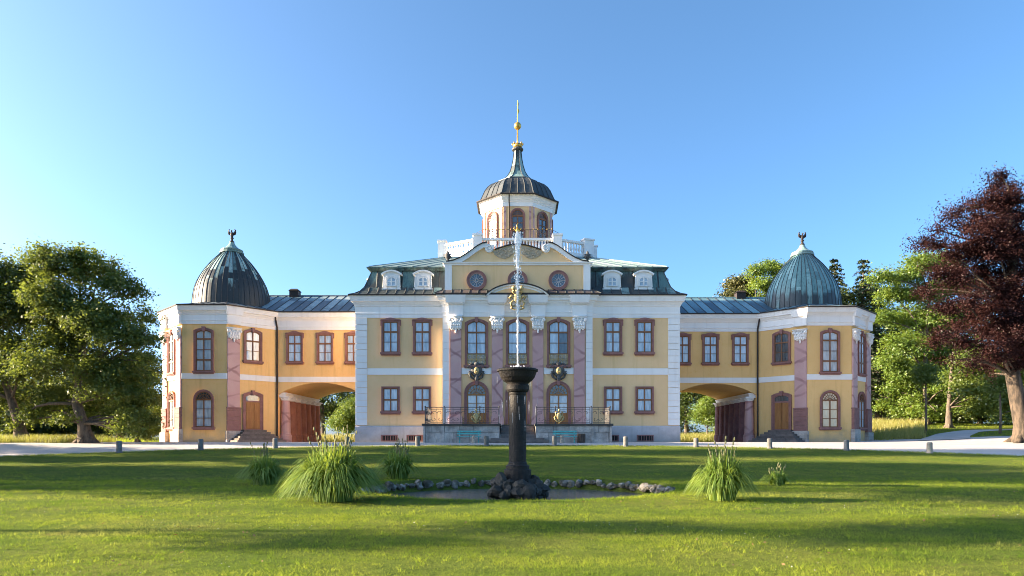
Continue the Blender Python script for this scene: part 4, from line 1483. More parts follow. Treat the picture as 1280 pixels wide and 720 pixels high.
def scroll_panel(mb, x0, x1, y, z0, z1, dense=False, side=None):
    L = x1 - x0
    P = (lambda u, z: (u, y, z)) if side is None else (lambda u, z: (side, u, z))
    mb.tube([P(x0, z1), P(x1, z1)], 0.028, 5)
    mb.tube([P(x0, z0 + 0.07), P(x1, z0 + 0.07)], 0.020, 5)
    mb.tube([P(x0, z1 - 0.15), P(x1, z1 - 0.15)], 0.014, 4)
    n = max(1, round(abs(L) / (0.36 if dense else 0.55)))
    for i in range(n + 1):
        u = x0 + L * i / n
        mb.tube([P(u, z0 + 0.02), P(u, z1)], 0.017 if i % 2 else 0.013, 4)
    zc = (z0 + z1) / 2 - 0.05
    h = (z1 - z0) * 0.36
    for i in range(n):
        uc = x0 + L * (i + 0.5) / n
        hw = abs(L) / n * 0.42
        for up in (-1, 1):
            pts = []
            for k in range(13):
                t = k / 12
                a = t * 4.6
                r = 1 - 0.75 * t
                pts.append(P(uc + (1 if i % 2 else -1) * up * hw * r * math.cos(a), zc + up * (h * 0.5 + 0.42 * h * r * math.sin(a))))
            mb.tube(pts, 0.016 if dense else 0.012, 4)


for sg in (-1, 1):
    m = MB()
    scroll_panel(m, sg * 5.45, sg * 6.70, PY0 + 0.05, 0.0, 1.2, True)
    scroll_panel(m, sg * 1.38, sg * 5.25, PY0 + 0.05, 0.0, 1.2)
    scroll_panel(m, PY0 + 0.05, PY0 + 2.9, 0, 0.0, 1.2, True, side=sg * 6.70)
    m.v = [(x, y, z + TZT) for x, y, z in m.v]
    m.build('railing_panel', M['iron'], RAIL)
    for x in (1.36, 2.75, 5.35, 6.72):
        MB().lathe([(0.05, 0), (0.035, 0.1), (0.035, 1.15), (0.055, 1.2), (0.055, 1.26), (0.0, 1.32)], n=8).build('railing_post', M['iron'], RAIL, (sg * x, PY0 + 0.05, TZT))
    gd = MB()
    for q in (-1, 1):
        gd.tube([(0, 0, 0.08), (q * 0.20, 0, 0.22), (q * 0.34, 0, 0.48), (q * 0.22, 0, 0.62)], [0.05, 0.06, 0.06, 0.03], 5)
        gd.tube([(0, 0, 0.30), (q * 0.20, 0, 0.56), (q * 0.26, 0, 0.84), (q * 0.12, 0, 0.90)], [0.05, 0.07, 0.06, 0.03], 5)
        gd.ball((q * 0.28, -0.02, 0.34), (0.09, 0.04, 0.09), 6, 4)
    gd.ball((0, -0.03, 0.52), (0.20, 0.06, 0.30), 9, 6)
    gd.ball((0, -0.03, 0.98), (0.09, 0.05, 0.11), 7, 5)
    gd.tube([(0, 0, 0.02), (0, 0, 0.4)], 0.05, 6)
    gd.build('gilded_ornament', M['brass'], RAIL, (sg * 3.02, PY0 - 0.02, TZT), smooth=True)

# ------------------------------------------------------------------ wings with carriage passages
YW = 59.1
ZW = 11.2
XO, XI = 20.78, 12.62


def wing(s):
    name_side = 'left' if s < 0 else 'right'
    lab = ('ochre connecting wing left of the central palace, its open passage glowing orange' if s < 0 else
           'ochre connecting wing right of the central palace, its open passage dark with shade-toned columns')
    w = thing('palace_wing', (s * 16.7, 64, 0), lab, 'wing', 'wings joining the palace to its domed pavilions')
    mx = lambda pts: [(s * x, z) for x, z in pts]
    n = 20
    a0, a1 = XO - 0.03, 13.4
    c, hw = (a0 + a1) / 2, (a0 - a1) / 2
    arch = [(c + hw - 2 * hw * i / n, 4.15 + arc_top(hw - 2 * hw * i / n, 2 * hw, 1.02, 1.02)) for i in range(n + 1)]
    poly = [(XO, -0.6), (XO, 4.2)] + arch + [(13.4, -0.6), (XI, -0.6), (XI, ZW - 0.04), (XO + 0.001, ZW - 0.04)]
    poly = [(XO, 4.16)] + arch + [(13.4, -0.6), (XI, -0.6), (XI, ZW - 0.04), (XO, ZW - 0.04)]
    MB().prism_xz(mx(poly), YW, 69.6).build('wall', M['stucco2'], w)
    xa, xb = sorted((s * XI, s * XO))
    e = entab(9.72, ZW, 0.44)
    m = MB()
    vs = [(xa, YW - o, z) for o, z in e] + [(xb, YW - o, z) for o, z in e]
    k = len(e)
    m.add(vs, [(i, i + 1, k + i + 1, k + i) for i in range(k - 1)])
    m.build('cornice', M['white'], w)
    MB().box(xa, xb, YW - 0.52, YW - 0.40, ZW - 0.03, ZW + 0.07).build('gutter', M['gutter'], w)
    sc = MB()
    sc.box(xa, xb, YW - 0.06, YW + 0.02, 5.22, 5.68)
    sc.build('string_course', M['white'], w)
    for x in (19.28, 16.66, 14.2):
        place('wing', w, (s * x, YW, 6.98))
    # roof: inner slope sheet and single standing-seam panels
    RY, RZ = 64.4, 13.75
    m = MB()
    x0, x1 = sorted((s * (XI - 1.2), s * (XO + 4.2)))
    m.add([(x0, YW - 0.48, ZW + 0.03), (x1, YW - 0.48, ZW + 0.03), (x1, RY, RZ), (x0, RY, RZ), (x0, 70.1, ZW + 0.03), (x1, 70.1, ZW + 0.03)], [(0, 1, 2, 3), (3, 2, 5, 4)])
    mt = M['roofgrey'] if s < 0 else M['wingblue']
    m.build('roof', mt, w)
    prof = [(0.49, ZW + 0.07), (-1.6, ZW + 0.07 + 2.09 * (RZ - ZW) / (RY - YW + 0.48)), (-3.4, ZW + 0.07 + 3.89 * (RZ - ZW) / (RY - YW + 0.48)), (-(RY - YW), RZ + 0.04)]
    slope_panels(w, 'roof_panel', (0, YW), (1, 0), prof[:3], x0, x1, 17, mt)
    slope_panels(w, 'roof_panel', (0, YW), (1, 0), prof[2:], x0, x1, 17, mt)
    MB().tube([(x0, RY, RZ + 0.08), (x1, RY, RZ + 0.08)], 0.07, 6).build('roof_ridge', mt, w)
    ch = MB()
    ch.box(s * 21.0 - 0.42, s * 21.0 + 0.42, 64.0, 64.8, 13.3, 14.25)
    ch.taper(s * 21.0 - 0.50, s * 21.0 + 0.50, 63.92, 64.88, 14.253, 14.45, 0.22, 0.22)
    ch.build('chimney', M['gutter'], w)
    # columns along the outer side of the passage
    sl = MB().box(*sorted((s * (XO - 0.02), s * (XO + 0.5))), YW + 0.05, 69.5, -0.5, 4.9).build('passage_wall', M['stucco2'], w)
    ent = MB()
    x0_, x1_ = sorted((s * (XO - 0.62), s * (XO - 0.022)))
    ent.box(x0_, x1_, YW + 0.25, 69.4, 4.02, 4.22)
    ent.box(*sorted((s * (XO - 0.70), s * (XO - 0.022))), YW + 0.18, 69.45, 4.223, 4.34)
    ent.build('passage_entablature', M['white'], w)
    for i in range(7):
        y = YW + 0.75 + i * 1.52
        col = MB()
        col.lathe([(0.50, -0.2), (0.50, 0.62), (0.45, 0.66), (0.46, 0.74), (0.41, 0.80), (0.40, 2.0), (0.35, 3.66)], n=18)
        col = col.build('column', M['pinkmarble'] if i == 0 else M['redcol' if s < 0 else 'shadecol'], w, (s * (XO - 0.45), y, 0), smooth=False)
        cp = MB()
        cp.lathe([(0.36, 3.663), (0.40, 3.72), (0.38, 3.76), (0.46, 3.92)], n=14)
        cp.box(-0.48, 0.48, -0.48, 0.48, 3.923, 4.017)
        for q in range(8):
            a = PI / 4 * q
            cp.ball((0.41 * math.cos(a), 0.41 * math.sin(a), 3.83), (0.08, 0.08, 0.09), 6, 4)
        cp.build('column_capital', M['white'], col, rel=(0, 0, 0))
    # rain pipe in the angle with the pavilion
    px = s * (XO - 0.02)
    MB().tube([(px + s * 0.25, YW - 0.48, ZW), (px + s * 0.1, YW - 0.40, ZW - 0.35), (px, YW - 0.18, 9.9), (px, YW - 0.18, 0.05)], 0.075, 8).build('downpipe', M['gutter'], w)
    return w


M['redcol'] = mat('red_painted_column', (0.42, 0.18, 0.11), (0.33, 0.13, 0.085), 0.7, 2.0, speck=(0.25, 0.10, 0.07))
M['shadecol'] = mat('shaded_red_column', (0.24, 0.125, 0.13), (0.17, 0.085, 0.09), 0.7, 2.0, speck=(0.12, 0.06, 0.065))  # the red columns again, passage shade put into a purplish tone
wing(-1)
_w = wing(1)
_w.location.y += 0.8
_w.location.x += 0.25

# ------------------------------------------------------------------ domed pavilions
PA = [(-27.54, 56.0), (-23.90, 56.0), (-20.80, 59.1), (-20.80, 63.8), (-23.90, 66.9), (-27.54, 66.9), (-30.64, 63.8), (-30.64, 59.1)]
DC = (-25.72, 61.45)


def pavilion(s):
    lab = ('ochre octagonal pavilion left of the palace under a blackened copper dome' if s < 0 else
           'ochre octagonal pavilion right of the palace under a turquoise copper dome')
    pv = thing('pavilion', (s * 25.72, 61.45, 0), lab, 'pavilion', 'domed pavilions at the ends of the palace')
    P = [(-s * x, y) for x, y in PA]
    if s > 0:
        P = P[::-1]
    cx, cy = -s * DC[0], DC[1]
    MB().prism_xy(P, -0.6, ZW - 0.04).build('wall', M['stucco2'], pv)
    MB().sweep(P, entab(9.72, ZW, 0.46)).build('cornice', M['white'], pv)
    MB().sweep(P, [(0.38, ZW + 0.003), (0.52, ZW - 0.03), (0.54, ZW + 0.06), (0.36, ZW + 0.09)]).build('gutter', M['gutter'], pv)
    MB().sweep(P, [(-0.01, 5.22), (0.06, 5.22), (0.06, 5.68), (-0.01, 5.68)]).build('string_course', M['white'], pv)

    def face(i, j):
        (x0, y0), (x1, y1) = PA[i], PA[j]
        c = Vector((-s * (x0 + x1) / 2, (y0 + y1) / 2))
        d = Vector((-s * (x1 - x0), y1 - y0))
        L = d.length
        d.normalize()
        nr = Vector((d.y, -d.x)) if s < 0 else Vector((-d.y, d.x))
        rot = math.atan2(nr.y, nr.x) + PI / 2
        return c, d, L, rot, nr

    def pil(c, d, t, rot):
        q = c + d * t
        p = MB().box(-0.50, 0.50, -0.13, 0.02, 2.9, 8.75).build('pilaster', M['pinkmarble'], pv, (q.x, q.y, 0), rot)
        put('capital', CAP2, p, rel=(0, -0.08, 8.60))
        pd = MB()
        pd.box(-0.58, 0.58, -0.24, 0.02, 2.78, 2.897)
        pd.build('pedestal_cap', M['redstone'], p, rel=(0, 0, 0))
        rr = random.Random(int(abs(q.x) * 10))
        z = -0.4
        k = 0
        while z < 2.75:
            h = min(rr.uniform(0.32, 0.5), 2.775 - z)
            if h < 0.1:
                break
            o = rr.uniform(0, 0.025)
            e = 0.16 if z < 0.7 else 0.06
            MB().box(-0.5 - e, 0.5 + e, -0.15 - e - o, 0.02, z + 0.006, z + h - 0.006).build('pedestal_stone', M['redstone'] if z > 0.75 else M['stone'], p, rel=(0, 0, 0))
            z += h
        e = MB()
        e.box(-0.56, 0.56, -0.26, 0.0, 9.735, 10.5)
        e.taper(-0.64, 0.64, -0.36, 0.0, 10.503, 11.10, -0.10, -0.12)
        e.build('entablature_break', M['white'], pv, (q.x, q.y, 0), rot)

    # front face
    c, d, L, rot, nr = face(0, 1)
    place('tall', pv, (c.x, c.y, 5.86), rot)
    place('arched', pv, (c.x, c.y, 1.26), rot, panemat=(lambda i: 'glasswarm') if s > 0 else None)
    # inner canted face: small window over the stepped door
    c, d, L, rot, nr = face(1, 2)
    place('small', pv, (c.x, c.y, 6.86), rot, panemat='glassdark' if s > 0 else None)
    place('side_door', pv, (c.x, c.y, 1.06), rot, name='door')
    pil(c, d, -L / 2 + 0.56, rot)
    for i in range(6):
        z1 = 1.05 - i * 0.175
        hw = 0.98 + 0.22 * i
        dep = 0.55 + 0.27 * i
        MB().box(-hw, hw, -dep, 0.0, z1 - 0.17 if i < 5 else -0.4, z1).build('step', M['step'], pv, (c.x + nr.x * 0.02, c.y + nr.y * 0.02, 0), rot)
    # outer canted face
    c, d, L, rot, nr = face(7, 0)
    place('tall', pv, (c.x, c.y, 5.86), rot)
    place('arched', pv, (c.x, c.y, 1.26), rot)
    pil(c, d, -L / 2 + 0.56, rot)
    pil(c, d, L / 2 - 0.56, rot)
    c, d, L, rot, nr = face(6, 7)
    place('tall', pv, (c.x, c.y, 5.86), rot)
    place('arched', pv, (c.x, c.y, 1.26), rot)
    # skirt roof
    mt = M['roofgrey'] if s < 0 else M['wingblue']
    zs = [(0.50, ZW + 0.05), (-0.6, ZW + 0.30), (-1.7, ZW + 0.62), (-2.4, ZW + 0.84)]
    MB().sweep(P, [(o, z - 0.02) for o, z in zs]).build('skirt_roof', mt, pv)
    for i in range(8):
        a, b = Vector(P[i]), Vector(P[(i + 1) % 8])
        dd = b - a
        L = dd.length
        ext = math.tan(PI / 8)
        clip = lambda o, L=L: (-ext * (o), L + ext * (o))
        slope_panels(pv, 'roof_panel', (a.x, a.y), (dd.x, dd.y), zs, -0.3, L + 0.3, max(4, round(L / 0.72)), mt, clip, 0.04)
    # dome
    ctrl = [(3.28, 11.85), (3.26, 12.4), (3.20, 13.0), (3.10, 13.55), (2.95, 14.05), (2.69, 14.6), (2.39, 15.13), (2.04, 15.65), (1.65, 16.16), (1.34, 16.5), (1.05, 16.79), (0.92, 16.97)]
    zz = np.linspace(11.85, 16.97, 19)
    prof = [(float(np.interp(z, [c[1] for c in ctrl], [c[0] for c in ctrl])), float(z)) for z in zz]
    MB().lathe([(r - 0.05, z) for r, z in prof], (cx, cy, 0), 28).build('dome', M['domedark'], pv)
    al = [2 * PI * i / 44 for i in range(45)]
    rr = random.Random(17 if s > 0 else 18)
    for i in range(44):
        b = [0] + sorted(rr.sample(range(2, 13), 3)) + [18]
        gore_panels(pv, 'dome_panel', prof, (cx, cy), lambda a: 1.0, al[i:i + 2], M['domedark'] if s < 0 else M['domegreen'], rows=[(b[k], b[k + 1]) for k in range(4)], seam=0.04, dl=0.026)
    MB().lathe([(0.90, 16.92), (1.02, 16.98), (1.02, 17.10), (0.92, 17.13), (0.96, 17.22), (0.94, 17.30), (0.80, 17.36)], (cx, cy, 0), 16).build('dome_collar', M['mansard'], pv)
    MB().lathe([(0.82, 17.33), (0.55, 17.50), (0.32, 17.75), (0.18, 18.02), (0.12, 18.1)], (cx, cy, 0), 16).build('dome_cap', M['spire'], pv)
    put('bird_finial', FINIAL, pv, (cx, cy, 17.98))
    return pv


pavilion(-1)
_p = pavilion(1)
_p.location.y += 0.8
_p.location.x += 0.25
M['daisy'] = mat('daisy_petals', (0.85, 0.85, 0.80), bump=0)
M['dryleaf'] = leafmat('dry_leaf', (0.22, 0.13, 0.05), (0.32, 0.22, 0.09), (0.16, 0.09, 0.04), 0.2)
# ------------------------------------------------------------------ benches, bin, stumps before the terrace
def bench(x, y, label):
    z = t1(x, y)
    b = thing('bench', (x, y, z), label, 'bench', 'turquoise benches before the terrace')
    L = 1.72
    for k, (yy, zz) in enumerate(((-0.02, 0.45), (-0.13, 0.44), (-0.24, 0.44), (-0.35, 0.45))):
        MB().box(-L / 2, L / 2, yy - 0.045, yy + 0.045, zz - 0.02, zz + 0.02).build('seat_slat', M['turq'], b, rel=(0, 0, 0))
    for zz in (0.66, 0.82):
        MB().box(-L / 2, L / 2, 0.07 + (zz - 0.6) * 0.2, 0.10 + (zz - 0.6) * 0.2, zz - 0.055, zz + 0.055).build('back_slat', M['turq'], b, rel=(0, 0, 0))
    for sx in (-0.68, 0.68):
        m = MB()
        m.tube([(sx, -0.34, 0), (sx, -0.36, 0.42), (sx, 0.02, 0.42)], 0.03, 6)
        m.build('front_leg', M['turq'], b, rel=(0, 0, 0))
        m = MB()
        m.tube([(sx, 0.12, 0), (sx, 0.06, 0.42), (sx, 0.135, 0.88)], 0.03, 6)
        m.build('rear_leg', M['turq'], b, rel=(0, 0, 0))
    return b


def stump(x, y, h, label):
    o = MB().lathe([(0.15, -0.2), (0.15, h * 0.35), (0.11, h * 0.6), (0.14, h * 0.85), (0.10, h)], n=9).build('stone_stump', M['bollardpale'], None, (x, y, t1(x, y)))
    tag(o, label, 'stone', 'small stone stumps before the benches')


bench(PX(586.5, 49.0), 49.0, 'turquoise slatted bench on the gravel left of the terrace stairs')
bench(PX(706, 48.7), 48.7, 'turquoise slatted bench right of the stairs, beside a round waste bin')
stump(PX(592, 48.0), 48.0, 0.52, 'small pale stone stump in front of the turquoise bench left of the stairs')
stump(PX(702.5, 47.8), 47.8, 0.56, 'small pale stone stump in front of the turquoise bench right of the stairs')
bx, by = PX(726.5, 49.0), 49.0
bn = thing('waste_bin', (bx, by, t1(bx, by)), 'round brown slatted waste bin beside the right turquoise bench', 'waste bin')
MB().lathe([(0.25, 0.02), (0.27, 0.62), (0.24, 0.62), (0.22, 0.1)], n=14).build('bin_liner', M['iron'], bn, rel=(0, 0, 0))
for k in range(14):
    a = 2 * PI * k / 14
    MB().box(-0.05, 0.05, -0.012, 0.012, 0.0, 0.66).build('slat', M['binwood'], bn, rot=a + PI / 2, rel=(0.285 * math.cos(a), 0.285 * math.sin(a), 0.0))

# ------------------------------------------------------------------ bollards along the lawn edge
BL = [
    (149, 551, 565.5, 'squat grey bollard farthest left, before the trees beside the left pavilion', 'bollard'),
    (251, 550.3, 563, 'grey bollard before the arched lower window of the left pavilion', 'bollard'),
    (344, 548.5, 560, 'grey bollard before the rain pipe between left pavilion and passage', 'bollard'),
    (434, 546.5, 558.5, 'grey bollard half hidden behind the big grass clump, before the left passage', 'bollard'),
    (522, 546, 557.8, 'grey bollard at the left end of the terrace wall, near the cellar windows', 'bollard'),
    (608, 545.6, 557.2, 'grey bollard just left of the stairs, to the right of the left bench', 'bollard'),
    (693, 545.6, 557.2, 'grey bollard standing in front of the right turquoise bench', 'bollard'),
    (782, 546.5, 557.8, 'grey bollard right of the terrace, before the right cellar windows', 'bollard'),
    (870, 548.5, 559, 'dark grey bollard before the open passage of the right wing', 'bollard'),
    (962, 550, 561.5, 'pale grey bollard before the door steps of the right pavilion', 'bollard'),
    (1058, 553, 565, 'pale grey bollard before the outer corner of the right pavilion', 'bollard'),
    (1162, 555, 567.5, 'sunlit tan bollard farthest right on the lawn edge', 'bollardpale'),
]
for px, pt, pb, lab, mt in BL:
    y = 43.0
    for _ in range(30):
        y = float(lawn_edge(PX(px, y))) - 0.15
    x = PX(px, y)
    z = t1(x, y)
    h = (pb - pt + 1.2) * y / F
    h = min(max(h, 0.5), 0.66)
    b = thing('bollard', (x, y, z), lab, 'bollard', 'bollards along the lawn edge')
    MB().lathe([(0.155, -0.3), (0.150, 0.3), (0.148, h - 0.06), (0.13, h - 0.015), (0.08, h)], n=12).build('post', M[mt], b, rel=(0, 0, 0), rot=random.random() * 3)
    MB().lathe([(0.19, -0.1), (0.18, 0.05), (0.157, 0.08)], n=12, cap=False).build('foot', M[mt], b, rel=(0, 0, 0))

# ------------------------------------------------------------------ fountain in the pond


def rock_mesh(name, r, seed, m, sub=2, amp=0.28):
    bm = bmesh.new()
    bmesh.ops.create_icosphere(bm, subdivisions=sub, radius=1.0)
    rg = random.Random(seed)
    ph = [(Vector((rg.uniform(-1, 1), rg.uniform(-1, 1), rg.uniform(-1, 1))) * rg.uniform(1.5, 5), rg.uniform(0, 6.28)) for _ in range(9)]
    for v in bm.verts:
        d = v.co.normalized()
        s = 1 + sum(math.sin(p.dot(d) + q) * amp / (2 + 0.55 * i) for i, (p, q) in enumerate(ph)) + rg.uniform(-0.05, 0.05)
        v.co = Vector((d.x * r[0], d.y * r[1], d.z * r[2])) * s
    me = bpy.data.meshes.new(name)
    bm.to_mesh(me)
    bm.free()
    me.materials.append(m)
    return me


FY = 20.0
FN = thing('fountain', (0, FY, POND_Z), 'tall dark wet stone column fountain with a round basin rising from a rocky base', 'fountain')
k = FY / F
shaft = MB()
prof = [(0.275, -0.66), (0.275, -0.60), (0.252, -0.56), (0.256, 0.3), (0.246, 0.9), (0.236, 1.38), (0.250, 1.42), (0.250, 1.46)]
shaft.lathe(prof, n=28)
shaft.build('column_shaft', M['fountain'], FN, (0, FY, 0), smooth=False)
bs = MB()
bs.lathe([(0.40, -1.05), (0.40, -0.80), (0.345, -0.77), (0.345, -0.68), (0.29, -0.65), (0.28, -0.62)], n=20)
bs.build('column_base', M['fountain'], FN, (0, FY, 0))
bs = MB()
bs.lathe([(0.25, 1.46), (0.30, 1.48), (0.33, 1.54), (0.34, 1.66), (0.31, 1.70), (0.33, 1.74), (0.42, 1.80), (0.50, 1.90), (0.545, 2.02), (0.56, 2.07), (0.60, 2.08), (0.605, 2.13), (0.57, 2.15), (0.50, 2.09), (0.0, 2.05)], n=36)
bs.build('basin', M['fountain'], FN, (0, FY, 0), smooth=False)
MB().lathe([(0.16, 2.05), (0.12, 2.12), (0.06, 2.2), (0.03, 2.25)], n=10).build('nozzle', M['lead'], FN, (0, FY, 0))
rg = random.Random(21)
for i in range(46):
    a = 2.4 * i + rg.uniform(-0.15, 0.15)
    t = (i + 0.5) / 46
    rr = 0.44 + 0.30 * t + rg.uniform(-0.05, 0.05)
    zz = -1.14 - 0.38 * t ** 1.3 + rg.uniform(-0.05, 0.05)
    q = rg.uniform(0.12, 0.19) + 0.05 * t
    put('base_rock', rock_mesh('base_rock', (q, q * rg.uniform(0.8, 1.1), q * rg.uniform(0.7, 1.2)), 100 + i, M['tufa'], 2, 0.42), FN, (rr * math.cos(a), FY + rr * math.sin(a), zz), rg.uniform(0, 3))
put('base_rock', rock_mesh('base_rock', (0.62, 0.62, 0.46), 300, M['tufa'], 3), FN, (0, FY, -1.48), 0)
MB().prism_xy([(0.42 * math.cos(PI / 8 + PI / 4 * k), 0.42 * math.sin(PI / 8 + PI / 4 * k)) for k in range(8)], -1.25, -0.93).build('plinth_block', M['fountain'], FN, (0, FY, 0))
# water: jet, splash and drips
jet = MB()
jp = []
zt = (HY - 290) * FY / F
for i in range(40):
    t = i / 39
    z = 2.2 + (zt - 2.2) * t
    r = 0.020 + 0.010 * t + 0.085 * max(0, (t - 0.70) / 0.30) ** 1.3
    if t > 0.93:
        r *= max(0.15, (1 - ((t - 0.93) / 0.07) ** 2)) ** 0.5
    jp.append((r, z))
jet.lathe(jp, n=14)
rg = random.Random(4)
for i in range(520):
    t = rg.random() ** 0.45
    z = 2.4 + (zt - 2.4) * t
    r = 0.04 + 0.17 * t * t
    a = rg.uniform(0, 6.28)
    s = rg.uniform(0.005, 0.014)
    jet.ball((r * rg.random() * math.cos(a), r * rg.random() * math.sin(a), z), (s, s, s * rg.uniform(1.2, 4)), 5, 4)
o = jet.build('water_jet', M['spray'], None, (0, FY, 0), smooth=True)
kind(o, 'stuff')
spl = MB()
for i in range(260):
    a = rg.uniform(0, 6.28)
    r = rg.random() ** 0.7 * 0.42
    s = rg.uniform(0.008, 0.024)
    spl.ball((r * math.cos(a), r * math.sin(a), 2.10 + rg.random() ** 2 * 0.16 * (1.2 - r * 2)), (s, s, s * 1.3), 5, 4)
for i in range(36):
    a = rg.uniform(0, 6.28)
    z0 = rg.uniform(0.2, 2.0)
    s = rg.uniform(0.002, 0.0035)
    spl.tube([(0.60 * math.cos(a), 0.60 * math.sin(a), z0), (0.60 * math.cos(a), 0.60 * math.sin(a), z0 - rg.uniform(0.06, 0.3))], s, 4)
o = spl.build('water_splash', M['spray'], None, (0, FY, 0), smooth=True)
kind(o, 'stuff')
# pond
n = 64
pw = MB()
pw.add([((POND_R - 0.05) * math.cos(2 * PI * i / n), (POND_R - 0.05) * math.sin(2 * PI * i / n), 0) for i in range(n)], [tuple(range(n))])
kind(pw.build('pond_water', M['water'], None, (0, POND_Y, -1.64)), 'structure')
PB = thing('pond_edging', (0, POND_Y, POND_Z), 'ring of pale weathered rocks edging the round fountain pond', 'stone edging')
rocks = [rock_mesh('edging_rock', (0.155, 0.14, 0.15), 400 + i, M['rock'], 2, 0.34) for i in range(12)]
a = 0.02
while a < 2 * PI - 0.03:
    sc = rg.uniform(0.62, 1.2)
    back = math.sin(a) > -0.25
    if back or rg.random() < 0.6:
        x, y = (POND_R - 0.13) * math.cos(a), (POND_R - 0.13) * math.sin(a)
        zz = (t1(0, POND_Y + POND_R + 0.8) - 0.19) if back else t1(x * 1.1, POND_Y + y * 1.1) - 0.22
        r_ = put('edging_rock', rocks[rg.randrange(12)], PB, (x, POND_Y + y, zz + rg.uniform(-0.06, 0.05)), rg.uniform(0, 6.28))
        r_.scale = (sc * rg.uniform(0.85, 1.25), sc, sc * rg.uniform(0.6, 0.95))
        if False:
            r2 = put('edging_rock', rocks[rg.randrange(12)], PB, (x * 0.985, POND_Y + y * 0.985, zz - 0.22 + rg.uniform(-0.04, 0.02)), rg.uniform(0, 6.28))
            r2.scale = (sc * 1.1, sc * 0.9, sc * 0.8)
    a += 0.31 * sc / POND_R * 0.95


# ------------------------------------------------------------------ blades of grass
def blades(x, y, h, w, lean, rng, seg=2, zoff=-0.02, wind=(0.0, 0.0)):
    """one ribbon of quads (as separate quads per blade joined by position) -> (n*seg*4, 3)"""
    n = len(x)
    z = T(x, y) + zoff
    a = rng.uniform(0, 2 * PI, n)
    b = rng.uniform(0, 2 * PI, n)
    dx, dy = np.cos(a), np.sin(a)
    lx, ly = np.cos(b) * lean + wind[0], np.sin(b) * lean + wind[1]
    out = []
    prev = None
    for s in range(seg + 1):
        t = s / seg
        ww = w * (1 - t) ** 0.7 * 0.5 if s < seg else w * 0.06
        cx_, cy_ = x + lx * h * t * t, y + ly * h * t * t
        cz = z + h * t * (1 - 0.25 * lean * t)
        L = np.stack([cx_ - dx * ww, cy_ - dy * ww, cz], -1)
        R = np.stack([cx_ + dx * ww, cy_ + dy * ww, cz], -1)
        if prev is not None:
            out.append(np.stack([prev[0], prev[1], R, L], 1))
        prev = (L, R)
    return np.stack(out, 1).reshape(-1, 3)


def grass_patch(name, mtl, n, fx, fy, h, w, lean, seg=1, keep=None, kindname='stuff'):
    x, y = fx(n), fy(n)
    if keep is not None:
        kx = keep(x, y)
        x, y = x[kx], y[kx]
    hh = h[0] + (h[1] - h[0]) * RNG.random(len(x)) ** 1.4
    ww = w * (0.7 + 0.6 * RNG.random(len(x)))
    v = blades(x, y, hh, ww, lean, RNG, seg)
    me = fast_mesh(name, v, 4, mtl)
    o = bpy.data.objects.new(name, me)
    COL.objects.link(o)
    return kind(o, kindname)


def in_pond(x, y, r=POND_R + 0.05):
    return np.hypot(x, y - POND_Y) < r


def frustum(n, y0, y1, margin=1.08):
    """points spread over the strip of lawn the photograph shows, between two distances"""
    u = RNG.random(n)
    y = np.sqrt(y0 * y0 + (y1 * y1 - y0 * y0) * u)
    x = (RNG.random(n) - 0.5) * 2 * 0.77 * margin * y
    return x, y


def lawn_blades(name, n, y0, y1, h, w, lean):
    x, y = frustum(n, y0, y1)
    k = (~in_pond(x, y)) & (y < lawn_edge(x) - 0.02)
    # uneven turf: thin patches and tufts
    q = np.sin(x * 1.7 + np.sin(y * 1.1) * 2) + np.sin(y * 2.3 + np.sin(x * 0.7) * 3) + RNG.normal(0, 1.1, n)
    k &= q > -1.6
    x, y, q = x[k], y[k], q[k]
    hh = (h[0] + (h[1] - h[0]) * RNG.random(len(x)) ** 1.6) * (1 + 0.16 * np.clip(q, -2, 2))
    ww = w * (0.7 + 0.6 * RNG.random(len(x)))
    me = fast_mesh(name, blades(x, y, hh, ww, lean, RNG, 1), 4, M['blade'])
    o = bpy.data.objects.new(name, me)
    COL.objects.link(o)
    kind(o, 'stuff')


lawn_blades('lawn_grass', 300000, 7.4, 13.0, (0.02, 0.062), 0.0075, 0.6)
lawn_blades('lawn_grass', 220000, 13.0, 23.0, (0.025, 0.07), 0.012, 0.55)
lawn_blades('lawn_grass', 150000, 23.0, 44.0, (0.025, 0.07), 0.022, 0.5)
# coarser tufts standing out of the mown turf
nt_ = 5200
tx_, ty_ = frustum(nt_, 7.4, 24)
kt = (~in_pond(tx_, ty_, POND_R + 0.3))
tx_, ty_ = tx_[kt], ty_[kt]
x = np.repeat(tx_, 9) + RNG.normal(0, 0.03, len(tx_) * 9)
y = np.repeat(ty_, 9) + RNG.normal(0, 0.03, len(tx_) * 9)
hs = np.repeat(RNG.uniform(0.05, 0.12, len(tx_)), 9) * RNG.uniform(0.6, 1.2, len(x))
me = fast_mesh('lawn_tufts', blades(x, y, hs, np.full(len(x), 0.010), 0.7, RNG, 2), 4, M['blade'])
o = bpy.data.objects.new('lawn_tufts', me)
COL.objects.link(o)
kind(o, 'stuff')
# ragged fringe where the turf meets the gravel
x = RNG.uniform(-29, 30, 16000)
y = lawn_edge(x) + RNG.normal(-0.04, 0.10, 16000)
me = fast_mesh('edge_grass', blades(x, y, RNG.uniform(0.04, 0.15, len(x)), np.full(len(x), 0.022), 0.5, RNG, 1), 4, M['blade'])
o = bpy.data.objects.new('edge_grass', me)
COL.objects.link(o)
kind(o, 'stuff')
